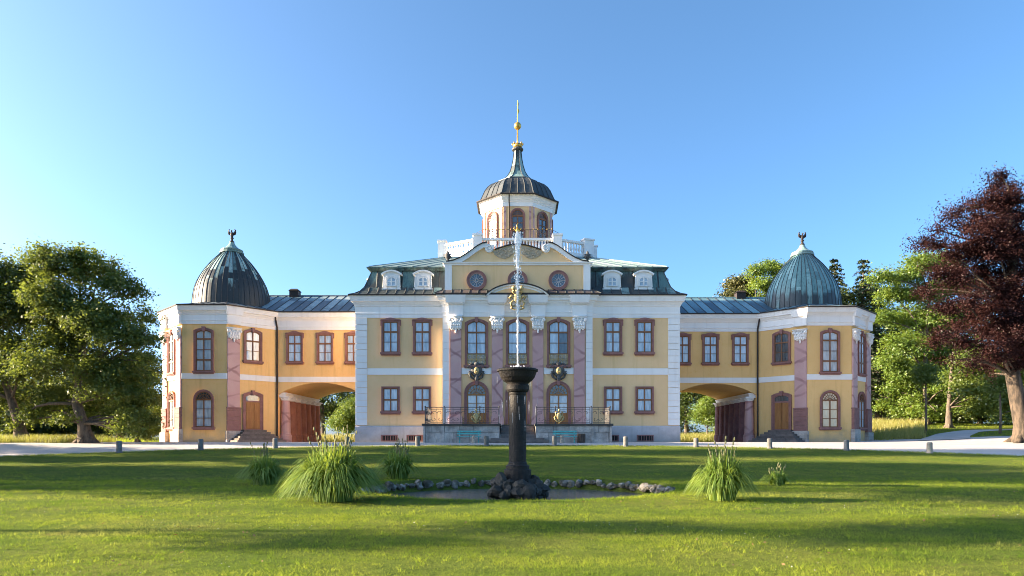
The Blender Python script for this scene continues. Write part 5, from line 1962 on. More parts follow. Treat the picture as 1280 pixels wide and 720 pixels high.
# daisies and dry leaves scattered in the turf
for nm, cnt, y1_, sz, mt_, zo in (('daisies', 700, 15.0, 0.016, 'daisy', 0.055), ('dry_leaves', 520, 20.0, 0.045, 'dryleaf', 0.05)):
    x, y = frustum(cnt, 7.6, y1_)
    # they grow and drift together in patches
    q = np.sin(x * 0.9 + 1.3 * np.sin(y * 0.6)) + np.sin(y * 1.3 + x * 0.35)
    kq = (q > 0.1) & (~in_pond(x, y, POND_R + 0.2))
    x, y = x[kq], y[kq]
    c_ = np.stack([x, y, T(x, y) + zo], -1)
    n_ = RNG.normal(0, 0.35, (len(x), 3)) + np.array([0, 0, 1.0])
    n_ /= np.linalg.norm(n_, axis=1, keepdims=True)
    r_ = RNG.normal(size=(len(x), 3))
    t_ = np.cross(n_, r_)
    t_ /= np.linalg.norm(t_, axis=1, keepdims=True)
    b_ = np.cross(n_, t_)
    s_ = sz * RNG.uniform(0.7, 1.4, len(x))[:, None]
    v_ = np.stack([c_ - t_ * s_ * 0.5, c_ - b_ * s_ * 0.4, c_ + t_ * s_ * 0.5, c_ + b_ * s_ * 0.4], 1).reshape(-1, 3)
    o = bpy.data.objects.new(nm, fast_mesh(nm, v_, 4, M[mt_]))
    COL.objects.link(o)
    kind(o, 'stuff')
# longer fringe round the pond and along the front bank
nfr = 9000
aa = RNG.uniform(0, 2 * PI, nfr)
rr_ = POND_R + RNG.uniform(-0.25, 0.5, nfr)
x, y = rr_ * np.cos(aa), POND_Y + rr_ * np.sin(aa)
kf = (y < POND_Y + 1.0) | (rr_ > POND_R + 0.12)
x, y = x[kf], y[kf]
me = fast_mesh('pond_fringe_grass', blades(x, y, RNG.uniform(0.03, 0.10, len(x)), np.full(len(x), 0.014), 0.5, RNG, 2), 4, M['blade'])
o = bpy.data.objects.new('pond_fringe_grass', me)
COL.objects.link(o)
kind(o, 'stuff')


def strip(name, x0, x1, y0, y1, n, h, w=0.03, mt='tallblade', keep=None):
    grass_patch(name, M[mt], n, lambda k: RNG.uniform(x0, x1, k), lambda k: RNG.uniform(y0, y1, k), h, w, 0.35, 2, keep)


strip('tall_grass', -58, -31.5, 46.3, 54, 20000, (0.38, 0.75), 0.03)
strip('tall_grass', -36, -31.8, 54, 62, 1500, (0.2, 0.5), 0.03, 'blade')
strip('tall_grass', -24, -11, 72, 80, 9000, (0.5, 1.1), 0.04)
strip('tall_grass', 11, 27, 72, 84, 14000, (0.5, 1.2), 0.04)
PATH = [(33.0, 52.5), (36.0, 57.0), (40.5, 62.5), (47.5, 67.5), (58, 71.0), (75, 73.0)]


def path_x(y):
    return np.interp(y, [p[1] for p in PATH], [p[0] for p in PATH])


strip('tall_grass', 31.2, 58, 58, 92, 30000, (0.4, 1.0), 0.045, 'tallblade', keep=lambda x, y: (x < path_x(y) - 2.2) & (y > 58) & (x / y * F + CX < 1158))
# mown bank right of the path under the copper beech
strip('bank_grass', 30, 66, 45.5, 92, 52000, (0.05, 0.16), 0.04, 'blade', keep=lambda x, y: ((x > path_x(y) + 1.8) | ((x / y * F + CX > 1158) & (np.abs(x - path_x(y) + 0.2) > 2.1))) & (y > gravel_back(x) + 0.1))
# path sheet
pm = MB()
pp = []
for i in range(41):
    t = i / 40 * (len(PATH) - 1)
    k = min(int(t), len(PATH) - 2)
    f = t - k
    pp.append((PATH[k][0] + (PATH[k + 1][0] - PATH[k][0]) * f, PATH[k][1] + (PATH[k + 1][1] - PATH[k][1]) * f))
vs, fs = [], []
for i, (x, y) in enumerate(pp):
    for j in range(7):
        xx = x + (-2.2 + 4.0 * j / 6)
        vs.append((xx, y, t1(xx, y) + 0.035))
for i in range(40):
    for j in range(6):
        a = i * 7 + j
        fs.append((a, a + 1, a + 8, a + 7))
kind(pm.add(vs, fs).build('path', M['gravel'], None), 'structure')


# ------------------------------------------------------------------ clumps of long pendulous grass
def clump(x, y, w, h, n, label, stalks=14, seed=1):
    rng = np.random.default_rng(seed)
    z = t1(x, y)
    c = thing('grass_clump', (x, y, z), label, 'grass clump', 'clumps of long grass around the pond')
    seg = 7
    a = rng.uniform(0, 2 * PI, n)
    r0 = rng.random(n) ** 0.6 * w * 0.20
    bx_, by_ = r0 * np.cos(a), r0 * np.sin(a)
    L = h * rng.uniform(0.6, 1.2, n)
    reach = w * 0.5 * rng.random(n) ** 0.95
    a2 = a + rng.normal(0, 0.45, n)
    width = rng.uniform(0.024, 0.046, n) * (0.75 + 0.25 * w / 2)
    quads = []
    prev = None
    for s in range(seg + 1):
        t = s / seg
        # rises, then bends over under its own weight
        rad = reach * (t ** 1.5)
        droop = (reach / (w * 0.5)) ** 1.3
        zz = L * (1.35 * t - (0.45 + 0.85 * droop) * t ** 2.6)
        px_, py_ = bx_ + rad * np.cos(a2), by_ + rad * np.sin(a2)
        ww = width * (1 - t ** 2.2) * 0.5 + 0.002
        tx, ty = -np.sin(a2 + 0.5 * np.sin(a * 7)), np.cos(a2 + 0.5 * np.sin(a * 7))
        Lp = np.stack([px_ - tx * ww, py_ - ty * ww, np.maximum(zz, -0.02)], -1)
        Rp = np.stack([px_ + tx * ww, py_ + ty * ww, np.maximum(zz, -0.02)], -1)
        if prev is not None:
            quads.append(np.stack([prev[0], prev[1], Rp, Lp], 1))
        prev = (Lp, Rp)
    v = np.stack(quads, 1).reshape(-1, 3)
    o = put('blades', fast_mesh('blades', v, 4, M['reed']), c, rel=(0, 0, 0))
    o['kind'] = 'stuff'
    rg2 = random.Random(seed)
    for i in range(stalks):
        a = rg2.uniform(0, 6.28)
        m = MB()
        hh = h * rg2.uniform(0.95, 1.35)
        dx, dy = rg2.uniform(-0.5, 0.5) * w * 0.5, rg2.uniform(-0.3, 0.3) * w * 0.5
        p = [(math.cos(a) * w * 0.12, math.sin(a) * w * 0.12, 0), (dx * 0.6, dy * 0.6, hh * 0.6), (dx, dy, hh)]
        m.tube(p, [0.006, 0.005, 0.004], 3)
        for q in range(4):
            t = 0.78 + 0.07 * q
            m.ball((dx * t + rg2.uniform(-0.03, 0.03), dy * t, hh * t), (0.018, 0.018, 0.05), 4, 3)
        m.build('flower_stalk', M['stalk'], c, rel=(0, 0, 0), fix=False)
    return c


clump(PX(416, 15.3), 15.3, 2.05, 1.26, 2300, 'big sunlit clump of arching long grass left of the fountain, nearest of the clumps', 16, 1)
clump(PX(330, 20.6), 20.6, 1.5, 0.95, 750, 'shaded clump of long grass farthest left, behind the big clump', 8, 2)
clump(PX(497, 23.6), 23.6, 1.65, 1.05, 750, 'upright grass clump at the left end of the rock edging', 14, 3)
clump(PX(903, 15.4), 15.4, 1.4, 1.1, 1200, 'sunlit upright grass clump right of the pond, with tall stalks', 12, 4)
clump(PX(972, 20.3), 20.3, 0.95, 0.48, 300, 'small low grass tuft on the lawn, farthest right of the clumps', 5, 5)
for i, (px, yy, hh) in enumerate(((985, 17.6, 0.42), (1008, 17.9, 0.5), (1030, 17.4, 0.36), (1015, 17.0, 0.3), (995, 17.3, 0.34))):
    pass


# ------------------------------------------------------------------ trees
def leaf_quads(c, nrm, size, rng, aspect=0.62):
    n = len(c)
    r = rng.normal(size=(n, 3))
    t = np.cross(nrm, r)
    t /= np.linalg.norm(t, axis=1, keepdims=True) + 1e-9
    b = np.cross(nrm, t)
    s = size[:, None]
    fold = nrm * s * 0.12
    return np.stack([c - t * s * 0.5, c - b * s * aspect * 0.5 + fold, c + t * s * 0.5, c + b * s * aspect * 0.5 + fold], 1).reshape(-1, 3)


def crown_mesh(lobes, n_clump, per, csize, lsize, mt, seed, flat=0.6, droop=0.0, fill=0.35, spray=0.0):
    """leaves in many small clumps spread through and over the lobes of a crown"""
    rng = np.random.default_rng(seed)
    L = np.array([(l + (l[3],) * (6 - len(l)))[:6] if len(l) < 6 else l for l in lobes], dtype=float)
    vol = (L[:, 3] * L[:, 5]) ** 1.0
    idx = rng.choice(len(L), n_clump, p=vol / vol.sum())
    d = rng.normal(size=(n_clump, 3))
    d /= np.linalg.norm(d, axis=1, keepdims=True)
    d[:, 2] = np.where(d[:, 2] < -0.3, -d[:, 2] * 0.6, d[:, 2])
    rad = np.where(rng.random(n_clump) < fill, rng.random(n_clump) ** 0.5, rng.uniform(0.82, 1.18, n_clump))
    cc = L[idx, :3] + d * L[idx, 3:6] * rad[:, None]
    cs = csize * rng.uniform(0.6, 1.35, n_clump)
    pts, nr, sz = [], [], []
    m = per
    off = np.clip(rng.normal(size=(n_clump, m, 3)), -1.9, 1.9)
    off[:, :, 2] *= flat
    off *= cs[:, None, None] * 0.55
    if spray:
        dd = d * np.array([1, 1, 0.7]) + np.array([0, 0, 0.25])
        off = off * (1 - 0.35 * spray) + dd[:, None, :] * (np.clip(rng.normal(size=(n_clump, m, 1)), -1.6, 1.6) * (cs * 0.75 * spray)[:, None, None])
    p = cc[:, None, :] + off
    if droop:
        p[:, :, 2] -= droop * (np.hypot(off[:, :, 0], off[:, :, 1])) ** 1.3
    nrm = d[:, None, :] * 0.55 + np.array([0, 0, 0.55]) + rng.normal(size=(n_clump, m, 3)) * 0.55
    p = p.reshape(-1, 3)
    nrm = nrm.reshape(-1, 3)
    nrm /= np.linalg.norm(nrm, axis=1, keepdims=True) + 1e-9
    size = lsize * rng.uniform(0.6, 1.35, len(p))
    return fast_mesh('crown', leaf_quads(p, nrm, size, rng), 4, mt), cc


def limb(p0, p1, r0, r1, seed, bend=0.12, n=6):
    rg = random.Random(seed)
    p0, p1 = Vector(p0), Vector(p1)
    L = (p1 - p0).length
    pts = []
    off = Vector((rg.uniform(-1, 1), rg.uniform(-1, 1), rg.uniform(0.2, 1.0))) * L * bend
    for i in range(n + 1):
        t = i / n
        q = p0.lerp(p1, t) + off * math.sin(PI * t) + Vector((rg.uniform(-1, 1), rg.uniform(-1, 1), 0)) * L * 0.015
        pts.append(q)
    return pts, [r0 + (r1 - r0) * i / n for i in range(n + 1)]


def tree(label, cat_name, base, trunk_pts, r, lobes, n_clump, per, csize, lsize, mt, bark, seed, group='trees around the palace', flat=0.6, droop=0.0, fill=0.35, twigs=40, bsc=0.34, spray=0.0):
    bz = t1(base[0], base[1])
    t = thing(cat_name, (base[0], base[1], bz), label, 'tree', group)
    pts = [Vector((base[0], base[1], bz - 0.4)), Vector((base[0], base[1], bz + 0.02))] + [Vector(p) for p in trunk_pts]
    k = len(pts)
    rad = [r * 1.7, r * 1.35] + [r * (1 - 0.55 * (i + 1) / max(1, k - 2)) for i in range(k - 2)]
    m = MB().tube(pts, rad, 12)
    for q in range(5):
        a = q * 1.26 + seed
        m.tube([(base[0] + r * 2.1 * math.cos(a), base[1] + r * 2.1 * math.sin(a), bz - 0.15), (base[0] + r * 1.1 * math.cos(a), base[1] + r * 1.1 * math.sin(a), bz + 0.25), (base[0] + r * 0.5 * math.cos(a), base[1] + r * 0.5 * math.sin(a), bz + 0.9)], [r * 0.35, r * 0.4, r * 0.3], 6)
    m.build('trunk', M[bark], t, smooth=True)
    cme, cc = crown_mesh(lobes, n_clump, per, csize, lsize, M[mt], seed, flat, droop, fill, spray)
    c = put('crown', cme, t)
    c['kind'] = 'stuff'
    top = pts[2:]
    rg = random.Random(seed)
    for i, l in enumerate(lobes):
        c0 = Vector(l[:3])
        st = min(top, key=lambda p: (p - c0).length + (3 if p.z > c0.z else 0))
        pp_, rr2 = limb(st, c0, r * bsc, r * 0.06, seed * 31 + i)
        m = MB().tube(pp_, rr2, 6)
        m.build('branch', M[bark], t, smooth=True, fix=False)
    tw = MB()
    for i in range(twigs):
        c1 = Vector(cc[rg.randrange(len(cc))])
        l = min(lobes, key=lambda q: (Vector(q[:3]) - c1).length)
        pp_, rr2 = limb(Vector(l[:3]), c1, r * 0.09, r * 0.025, seed * 77 + i, 0.1, 3)
        tw.tube(pp_, rr2, 4, cap=False)
    o = tw.build('twigs', M[bark], t, fix=False)
    o['kind'] = 'stuff'
    return t


def lob(pxs, y, dy=1.0, squash=0.85, jit=None, seed=0):
    """crown lobes from (column, row, radius) seen at distance y, spread in depth"""
    rg = random.Random(seed + int(y))
    k = y / F
    out = []
    for px, py, r in pxs:
        yy = y + rg.uniform(-1, 1) * dy
        out.append((PX(px, yy), yy, PZ(py, yy), r * k, r * k, r * k * squash))
    return out


def pt(px, py, y):
    return (PX(px, y), y, PZ(py, y))


# big tree left of the palace
tree('broad dark green maple left of the palace with a forked leaning trunk', 'maple_tree', (PX(108, 47.5), 47.5),
     [pt(104, 530, 47.5), pt(96, 505, 47.5), pt(100, 470, 47.5), pt(105, 420, 47.5)], 0.42,
     lob([(120, 350, 30), (70, 338, 26), (30, 352, 28), (152, 368, 24), (172, 402, 20), (92, 395, 36), (42, 405, 32), (140, 425, 30), (168, 455, 20), (100, 452, 32), (55, 462, 30), (20, 440, 26),
          (128, 492, 24), (162, 497, 20), (78, 500, 22), (48, 325, 16), (100, 325, 16), (60, 375, 26), (120, 405, 30), (15, 375, 24), (165, 430, 20), (120, 470, 24), (174, 475, 13), (150, 470, 22), (72, 430, 26), (172, 520, 12), (140, 520, 14), (160, 528, 12), (188, 425, 9), (60, 515, 16), (40, 525, 12), (80, 528, 10), (186, 452, 8), (180, 492, 8), (150, 540, 8), (172, 540, 8), (25, 535, 10)], 47.5, 2.6, 0.95, seed=1),
     2300, 34, 0.62, 0.20, 'leaf_maple', 'bark', 11, fill=0.22, spray=0.4)
tree('dark tree at the left edge of the picture with a low spreading trunk', 'maple_tree', (PX(27, 49), 49),
     [pt(24, 530, 49), pt(14, 500, 49), pt(0, 460, 49)], 0.40,
     lob([(-20, 350, 36), (-45, 400, 44), (5, 400, 30), (-20, 450, 44), (20, 470, 30), (-50, 480, 40), (12, 505, 22), (-75, 350, 40)], 49, 2.2, seed=2),
     950, 32, 1.1, 0.26, 'leaf_dark', 'bark', 12)
tree('dense shaded tree behind the maple beside the left pavilion', 'leafy_tree', (PX(150, 68), 68),
     [pt(150, 520, 68), pt(150, 490, 68)], 0.3,
     lob([(175, 470, 28), (140, 480, 30), (100, 485, 30), (60, 490, 28), (190, 505, 22), (150, 515, 24), (110, 515, 22), (20, 500, 28), (70, 520, 20)], 68, 2.5, seed=3),
     800, 30, 1.2, 0.30, 'leaf_dark', 'bark', 13)
tree('low yellow green bush against the outer side of the left pavilion', 'bush', (PX(187, 63), 63),
     [pt(187, 535, 63)], 0.12, lob([(187, 528, 12), (180, 540, 10), (194, 540, 9), (192, 516, 8)], 63, 0.6, seed=4),
     230, 26, 0.55, 0.17, 'leaf_bright', 'bark', 14, group='bushes', twigs=10)
# seen through the passages
tree('dark tree seen through the left passage behind the palace', 'leafy_tree', (PX(404, 92), 92),
     [pt(404, 520, 92), pt(402, 490, 92)], 0.3, lob([(392, 500, 20), (410, 488, 22), (375, 495, 24), (405, 520, 20), (385, 525, 18), (425, 480, 20), (440, 500, 18)], 92, 2, seed=5),
     420, 28, 1.3, 0.33, 'leaf_dark', 'bark', 15)
tree('sunlit yellow green bush seen through the left passage', 'bush', (PX(434, 84), 84),
     [pt(434, 535, 84)], 0.15, lob([(434, 522, 14), (425, 532, 12), (444, 510, 14), (440, 536, 12), (452, 525, 14)], 84, 1.0, seed=6),
     380, 26, 0.75, 0.22, 'leaf_bright', 'bark', 16, group='bushes', twigs=12)
tree('dark tree seen through the right passage behind the palace', 'leafy_tree', (PX(858, 94), 94),
     [pt(858, 520, 94), pt(858, 490, 94)], 0.3, lob([(852, 505, 20), (868, 492, 20), (885, 488, 22), (900, 500, 22), (848, 525, 16), (912, 515, 20)], 94, 2, seed=7),
     420, 28, 1.3, 0.33, 'leaf_dark', 'bark', 17)
tree('sunlit bush seen through the right passage above the tall grass', 'bush', (PX(884, 88), 88),
     [pt(884, 535, 88)], 0.15, lob([(884, 512, 13), (878, 526, 12), (892, 526, 12), (889, 503, 9)], 88, 1.0, seed=8),
     330, 26, 0.75, 0.22, 'leaf_bright', 'bark', 18, group='bushes', twigs=12)
# behind the right wing
tree('rounded olive tree rising behind the roof of the right wing', 'leafy_tree', (PX(925, 90), 90),
     [pt(925, 480, 90), pt(924, 420, 90)], 0.35, lob([(923, 358, 13), (916, 372, 13), (932, 370, 13), (938, 356, 10), (925, 395, 20)], 90, 1.5, seed=9),
     420, 30, 0.9, 0.27, 'leaf_olive', 'bark', 19)
tree('light green tree rising between the olive tree and the turquoise dome', 'leafy_tree', (PX(958, 86), 86),
     [pt(958, 480, 86), pt(957, 420, 86)], 0.35, lob([(945, 342, 11), (962, 338, 13), (975, 345, 12), (952, 358, 12), (968, 362, 14), (958, 378, 16), (980, 360, 14)], 86, 1.5, seed=10),
     420, 28, 0.85, 0.25, 'leaf_bright', 'bark', 20, fill=0.25)


def conifer(px, top, y, wpx, label, seed, base_py=545):
    k = y / F
    x = PX(px, y)
    H = PZ(top, y)
    bz = t1(x, y)
    t = thing('fir_tree', (x, y, bz), label, 'tree', 'trees around the palace')
    MB().tube([(x, y, bz - 0.3), (x, y, bz + H * 0.5), (x, y, H - 0.3)], [0.4, 0.25, 0.04], 8).build('trunk', M['bark'], t, smooth=True)
    rng = np.random.default_rng(seed)
    P, NR = [], []
    br = MB()
    z = H - 0.2
    i = 0
    while z > bz + 2.5:
        f = (H - z) / (H - bz)
        R = wpx * k * (0.12 + 1.25 * f ** 0.75) * rng.uniform(0.75, 1.2)
        nb = 5 if f < 0.15 else 7
        for q in range(nb):
            a = 2 * PI * q / nb + i * 0.7 + rng.uniform(-0.3, 0.3)
            rr = R * rng.uniform(0.7, 1.15)
            m = int(22 + 46 * f)
            tt = rng.random(m) ** 0.7
            up = 0.10 * rr * np.sin(tt * PI) - 0.32 * rr * tt ** 1.3 + 0.12 * rr * tt ** 4
            side = rng.normal(0, 0.13, m) * rr * (0.35 + tt * (1 - 0.6 * tt))
            px_ = x + np.cos(a) * rr * tt - np.sin(a) * side
            py_ = y + np.sin(a) * rr * tt + np.cos(a) * side
            pz = z + up + rng.normal(0, 0.08, m) - np.abs(side) * 0.3
            P.append(np.stack([px_, py_, pz], -1))
            br.tube([(x, y, z), (x + math.cos(a) * rr * 0.5, y + math.sin(a) * rr * 0.5, z - 0.03 * rr), (x + math.cos(a) * rr, y + math.sin(a) * rr, z - 0.2 * rr)], [0.05, 0.035, 0.01], 4, cap=False)
        z -= rng.uniform(0.45, 0.75)
        i += 1
    P = np.concatenate(P)
    n = len(P)
    nr = rng.normal(size=(n, 3)) * 0.5 + np.array([0, 0, 0.9])
    nr /= np.linalg.norm(nr, axis=1, keepdims=True)
    c = put('crown', fast_mesh('crown', leaf_quads(P, nr, rng.uniform(0.3, 0.6, n), rng, 0.38), 4, M['leaf_fir']), t)
    c['kind'] = 'stuff'
    o = br.build('boughs', M['bark'], t, fix=False)
    o['kind'] = 'stuff'


conifer(1043, 324, 92, 34, 'dark fir tree just right of the turquoise dome, the left of two firs', 41)
conifer(1079, 325, 88, 40, 'dark fir tree right of the turquoise dome, the right of two firs', 42)
tree('dark shaded tree behind the right pavilion below the firs', 'leafy_tree', (PX(1098, 92), 92),
     [pt(1098, 500, 92), pt(1098, 430, 92)], 0.4, lob([(1095, 400, 24), (1110, 430, 24), (1085, 440, 26), (1105, 475, 26), (1085, 490, 22), (1110, 505, 24), (1060, 420, 26), (1050, 380, 20), (1090, 370, 16)], 92, 2.5, seed=11),
     850, 32, 1.3, 0.33, 'leaf_dark', 'bark', 21)
tree('tall light green tree between the firs and the copper beech', 'leafy_tree', (PX(1158, 80), 80),
     [pt(1158, 505, 80), pt(1156, 470, 80), pt(1158, 420, 80), pt(1162, 370, 80)], 0.36,
     lob([(1135, 350, 18), (1165, 335, 20), (1118, 372, 17), (1150, 375, 24), (1182, 365, 22), (1128, 405, 20), (1160, 410, 26), (1195, 400, 22), (1140, 440, 24), (1120, 430, 14), (1172, 450, 24), (1200, 445, 20),
          (1130, 470, 18), (1158, 480, 20), (1190, 482, 20), (1118, 490, 12), (1142, 502, 12), (1210, 360, 16), (1105, 350, 12), (1104, 400, 13), (1110, 455, 13), (1150, 330, 14), (1185, 335, 14), (1145, 475, 16), (1175, 430, 20), (1130, 515, 10), (1175, 505, 13), (1108, 508, 11), (1122, 518, 8), (1150, 516, 10), (1195, 510, 13), (1175, 520, 7), (1214, 505, 12)], 80, 3.0, seed=12),
     2300, 34, 0.95, 0.26, 'leaf_bright', 'bark', 22, fill=0.30, spray=0.4)
tree('shaded green tree with slender trunk under the copper beech', 'leafy_tree', (PX(1186, 72), 72),
     [pt(1186, 510, 72), pt(1188, 480, 72), pt(1192, 440, 72)], 0.28,
     lob([(1215, 450, 20), (1235, 470, 22), (1210, 485, 18), (1240, 500, 20), (1222, 512, 14), (1262, 490, 22), (1280, 500, 20), (1262, 515, 14), (1200, 470, 14)], 72, 2.0, seed=13),
     750, 30, 0.95, 0.27, 'leaf_maple', 'bark', 23, droop=0.35)
tree('dim green tree at the right edge behind the beech trunk', 'leafy_tree', (PX(1290, 66), 66),
     [pt(1290, 510, 66), pt(1290, 470, 66)], 0.3,
     lob([(1280, 465, 24), (1300, 440, 28), (1255, 500, 18), (1285, 505, 22), (1310, 490, 26), (1245, 520, 10)], 66, 2.0, seed=14),
     520, 30, 0.95, 0.26, 'leaf_maple', 'bark', 24, droop=0.3)
MB_ = None
# slim trunks under the beech
for px, yy, top, lab in ((1157, 62, 470, 'slim pale young tree trunk in the shade left of the beech'), (1250, 58, 480, 'slim bare sapling trunk just left of the beech trunk')):
    x = PX(px, yy)
    zb_ = t1(x, yy)
    s_ = thing('young_tree', (x, yy, zb_), lab, 'tree', 'trees around the palace')
    MB().tube([(x, yy, zb_ - 0.2), (x + 0.05, yy, zb_ + 1.5), (x, yy, PZ(top, yy))], [0.12, 0.09, 0.05], 7).build('trunk', M['bark'], s_, smooth=True)
    cm, _c = crown_mesh(lob([(px, top - 4, 12), (px + 6, top + 8, 9), (px - 7, top + 6, 9)], yy, 0.5, seed=int(px)), 90, 24, 0.6, 0.2, M['leaf_maple'], int(px))
    c_ = put('crown', cm, s_)
    c_['kind'] = 'stuff'
for i, (px, yy, lab) in enumerate(((1115, 98, 'low dark bush behind the tall grass beside the right pavilion'), (1175, 92, 'low dark bush behind the trunk of the light green tree'), (1225, 84, 'low dark bush in the shade behind the copper beech'), (1275, 78, 'low dark bush at the right edge behind the beech trunk'))):
    tree(lab, 'bush', (PX(px, yy), yy), [pt(px, 525, yy)], 0.2,
         lob([(px - 28, 505, 20), (px, 490, 22), (px + 28, 505, 20), (px - 14, 522, 16), (px + 16, 522, 15), (px, 470, 16)], yy, 2.0, seed=50 + i), 480, 28, 1.2, 0.32, 'leaf_dark', 'bark', 180 + i, group='bushes', twigs=6)
for i, (px, yy, lab) in enumerate(((1138, 106, 'shaded tree far behind the light green tree, beside the firs'), (1204, 100, 'shaded tree far behind, between the light green tree and the copper beech'))):
    tree(lab, 'leafy_tree', (PX(px, yy), yy), [pt(px, 515, yy), pt(px, 460, yy)], 0.3,
         lob([(px - 24, 410, 22), (px + 10, 395, 22), (px + 30, 420, 20), (px - 10, 440, 24), (px + 22, 455, 22), (px - 30, 460, 20), (px, 480, 22), (px + 34, 490, 18), (px - 30, 495, 18), (px + 5, 510, 16)], yy, 2.0, seed=60 + i), 800, 30, 1.2, 0.33, 'leaf_maple', 'bark', 190 + i, twigs=6)
tree('leafy shrub under the maple against the left pavilion', 'bush', (PX(172, 53), 53), [pt(172, 540, 53)], 0.12,
     lob([(160, 512, 15), (180, 500, 14), (170, 532, 13), (187, 528, 9), (148, 530, 12), (188, 478, 9), (176, 545, 8)], 53, 0.8, seed=70), 420, 28, 0.6, 0.19, 'leaf_maple', 'bark', 195, group='bushes', twigs=8)
# hedge of dark trees closing the view behind the left trees
for i, (px, yy, lab) in enumerate(((10, 74, 'dark hedge tree far left behind the low spreading trunk'), (65, 78, 'dark hedge tree behind the forked maple, left of its trunk'), (122, 80, 'dark hedge tree behind the forked maple, right of its trunk'))):
    tree(lab, 'leafy_tree', (PX(px, yy), yy), [pt(px, 530, yy), pt(px, 505, yy)], 0.25,
         lob([(px - 28, 512, 22), (px, 500, 24), (px + 28, 515, 22), (px - 12, 532, 16), (px + 16, 536, 15), (px - 34, 538, 13), (px + 34, 538, 13), (px, 544, 10)], yy, 2.0, seed=30 + i), 420, 28, 1.2, 0.32, 'leaf_dark', 'bark', 80 + i, group='dark hedge trees at the left', twigs=6)
# copper beech
tree('huge copper beech with dark purple leaves and a leaning pale trunk at the right edge', 'copper_beech_tree', (PX(1281, 46), 46),
     [pt(1278, 530, 46), pt(1272, 500, 46), pt(1266, 470, 46), pt(1262, 430, 46), pt(1262, 380, 46), pt(1266, 320, 46), pt(1262, 270, 46)], 0.56,
     lob([(1252, 220, 7), (1243, 233, 8), (1260, 238, 11), (1272, 250, 9), (1238, 252, 12), (1216, 258, 9), (1200, 263, 7), (1188, 268, 6), (1174, 287, 6), (1205, 285, 11), (1235, 282, 18), (1268, 276, 17), (1146, 308, 5), (1158, 303, 7),
          (1172, 306, 9), (1190, 318, 11), (1215, 318, 17), (1248, 318, 20), (1283, 318, 22), (1172, 344, 10), (1200, 352, 15), (1235, 362, 19), (1270, 366, 21), (1150, 362, 5), (1160, 367, 7), (1185, 386, 12), (1218, 396, 15), (1254, 402, 18),
          (1285, 408, 20), (1178, 420, 9), (1168, 428, 5), (1205, 430, 12), (1236, 436, 14), (1270, 438, 15), (1216, 456, 8), (1190, 450, 6), (1240, 468, 6), (1235, 455, 9), (1265, 458, 9), (1250, 446, 11), (1286, 452, 13), (1225, 300, 14), (1255, 295, 16), (1230, 340, 16), (1265, 345, 18), (1212, 378, 13), (1250, 384, 16), (1280, 388, 16), (1235, 415, 14), (1265, 422, 16), (1255, 255, 14), (1280, 300, 16), (1195, 338, 10), (1200, 410, 10), (1222, 270, 10), (1308, 296, 24), (1320, 335, 32), (1315, 400, 30), (1300, 440, 22), (1340, 340, 26), (1345, 380, 32)], 46, 2.4, 0.9, seed=15),
     3600, 52, 0.62, 0.125, 'leaf_copper', 'barkbeech', 25, fill=0.30, droop=0.10, bsc=0.17, flat=0.7, spray=1.0)
# a wood far behind that closes the horizon on both sides
for i, (x, y, h, w) in enumerate(((-95, 110, 9, 14), (-70, 118, 8, 14), (-46, 122, 8, 14), (-22, 125, 7, 13), (0, 128, 7, 13), (22, 125, 7, 13), (44, 122, 9, 13), (66, 118, 12, 14), (90, 110, 14, 15), (112, 100, 14, 15))):
    lobes = []
    rg = random.Random(900 + i)
    for q in range(24):
        r = rg.uniform(2.0, 3.2)
        lobes.append((x + rg.uniform(-1, 1) * w * 0.8, y + rg.uniform(-3, 3), rg.uniform(0.02, 0.85) * h, r, r, r * 0.9))
    me, _ = crown_mesh(lobes, 850, 24, 1.4, 0.38, M['leaf_dark' if i % 3 else 'leaf_maple'], 950 + i, fill=0.2)
    o = put('distant_wood', me)
    kind(o, 'stuff')

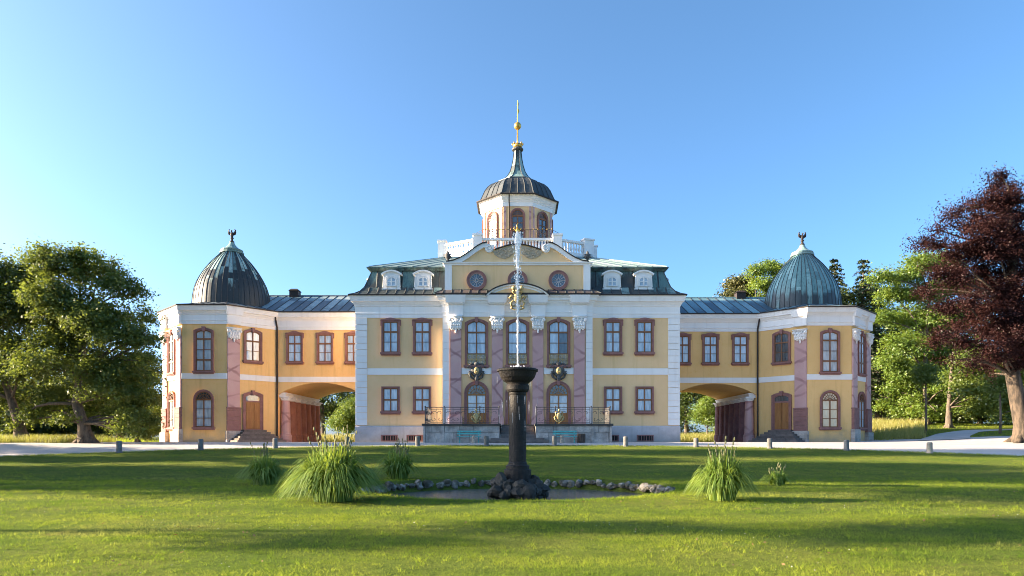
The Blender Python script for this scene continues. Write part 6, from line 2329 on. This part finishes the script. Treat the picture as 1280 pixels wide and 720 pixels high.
# ------------------------------------------------------------------ park trees left of the picture, whose long shadows cross the lawn
tree_specs = [
    # x, y, crown bottom, crown top, radius
    (-41, 19.3, 0.8, 25.0, 4.3), (-41, 24.6, 0.8, 27.0, 4.3), (-42, 29.6, 0.8, 26.0, 4.0), (-42, 34.6, 0.8, 14.0, 3.0), (-44, 39.2, 0.8, 25.0, 3.9), (-58, 26.0, 2.0, 28, 4.6),
]
for i, (x, y, zb_, zt_, r) in enumerate(tree_specs):
    rg = random.Random(70 + i)
    g0 = t1(x, y)
    lobes = []
    nl = 14 if zt_ > 20 else 9
    for q in range(nl):
        lr = r * rg.uniform(0.42, 0.6)
        a = rg.uniform(0, 6.28)
        d = r * rg.uniform(0.1, 0.55)
        lobes.append((x + d * math.cos(a) * 1.3, y + d * math.sin(a), g0 + zb_ + (zt_ - zb_) * (q + 0.5) / nl, lr, lr, max(lr * 0.9, (zt_ - zb_) / nl * 0.8)))
    labels = ['park tree left of the picture whose shadow falls on the pond', 'broad park tree left of the picture, second in the near row', 'broad park tree left of the picture, third in the near row',
              'low park tree left of the picture in the gap of the near row', 'park tree left of the picture, last in the near row', 'tall park tree left of the picture behind the near row']
    tree(labels[i], 'park_tree', (x, y), [(x, y, g0 + zb_ * 0.6 + 0.8), (x, y, g0 + zb_ + 1.5), (x, y, g0 + (zb_ + zt_) / 2)], 0.12 + 0.05 * r, lobes, int(300 + 230 * r), 26, 1.0 if r > 2 else 0.7, 0.30, 'leaf_maple', 'bark', 60 + i,
         group='park trees left of the picture', twigs=8, fill=0.5)

# a slender open tree nearest to the viewer, whose crown throws the long streaks over the front of the lawn
gx, gy = -38.0, 11.6
g0 = t1(gx, gy)
tree('slender park tree left of the picture with a high open crown', 'park_tree', (gx, gy), [(gx, gy, g0 + 4), (gx + 0.2, gy, g0 + 9), (gx, gy + 0.2, g0 + 14)], 0.16,
     [(gx, gy - 0.9, g0 + 10.6, 0.7, 0.35, 0.8), (gx, gy + 0.5, g0 + 11.8, 0.9, 0.35, 0.7), (gx, gy - 0.2, g0 + 13.2, 1.2, 0.8, 0.8), (gx, gy + 0.4, g0 + 14.3, 1.4, 0.9, 0.9), (gx, gy - 0.5, g0 + 15.2, 1.4, 1.0, 0.9),
      (gx, gy + 0.3, g0 + 16.2, 1.2, 0.8, 0.8), (gx, gy - 1.2, g0 + 17.2, 0.9, 0.5, 0.7)], 190, 24, 0.7, 0.26, 'leaf_maple', 'bark', 90, group='park trees left of the picture', twigs=6, fill=0.5)
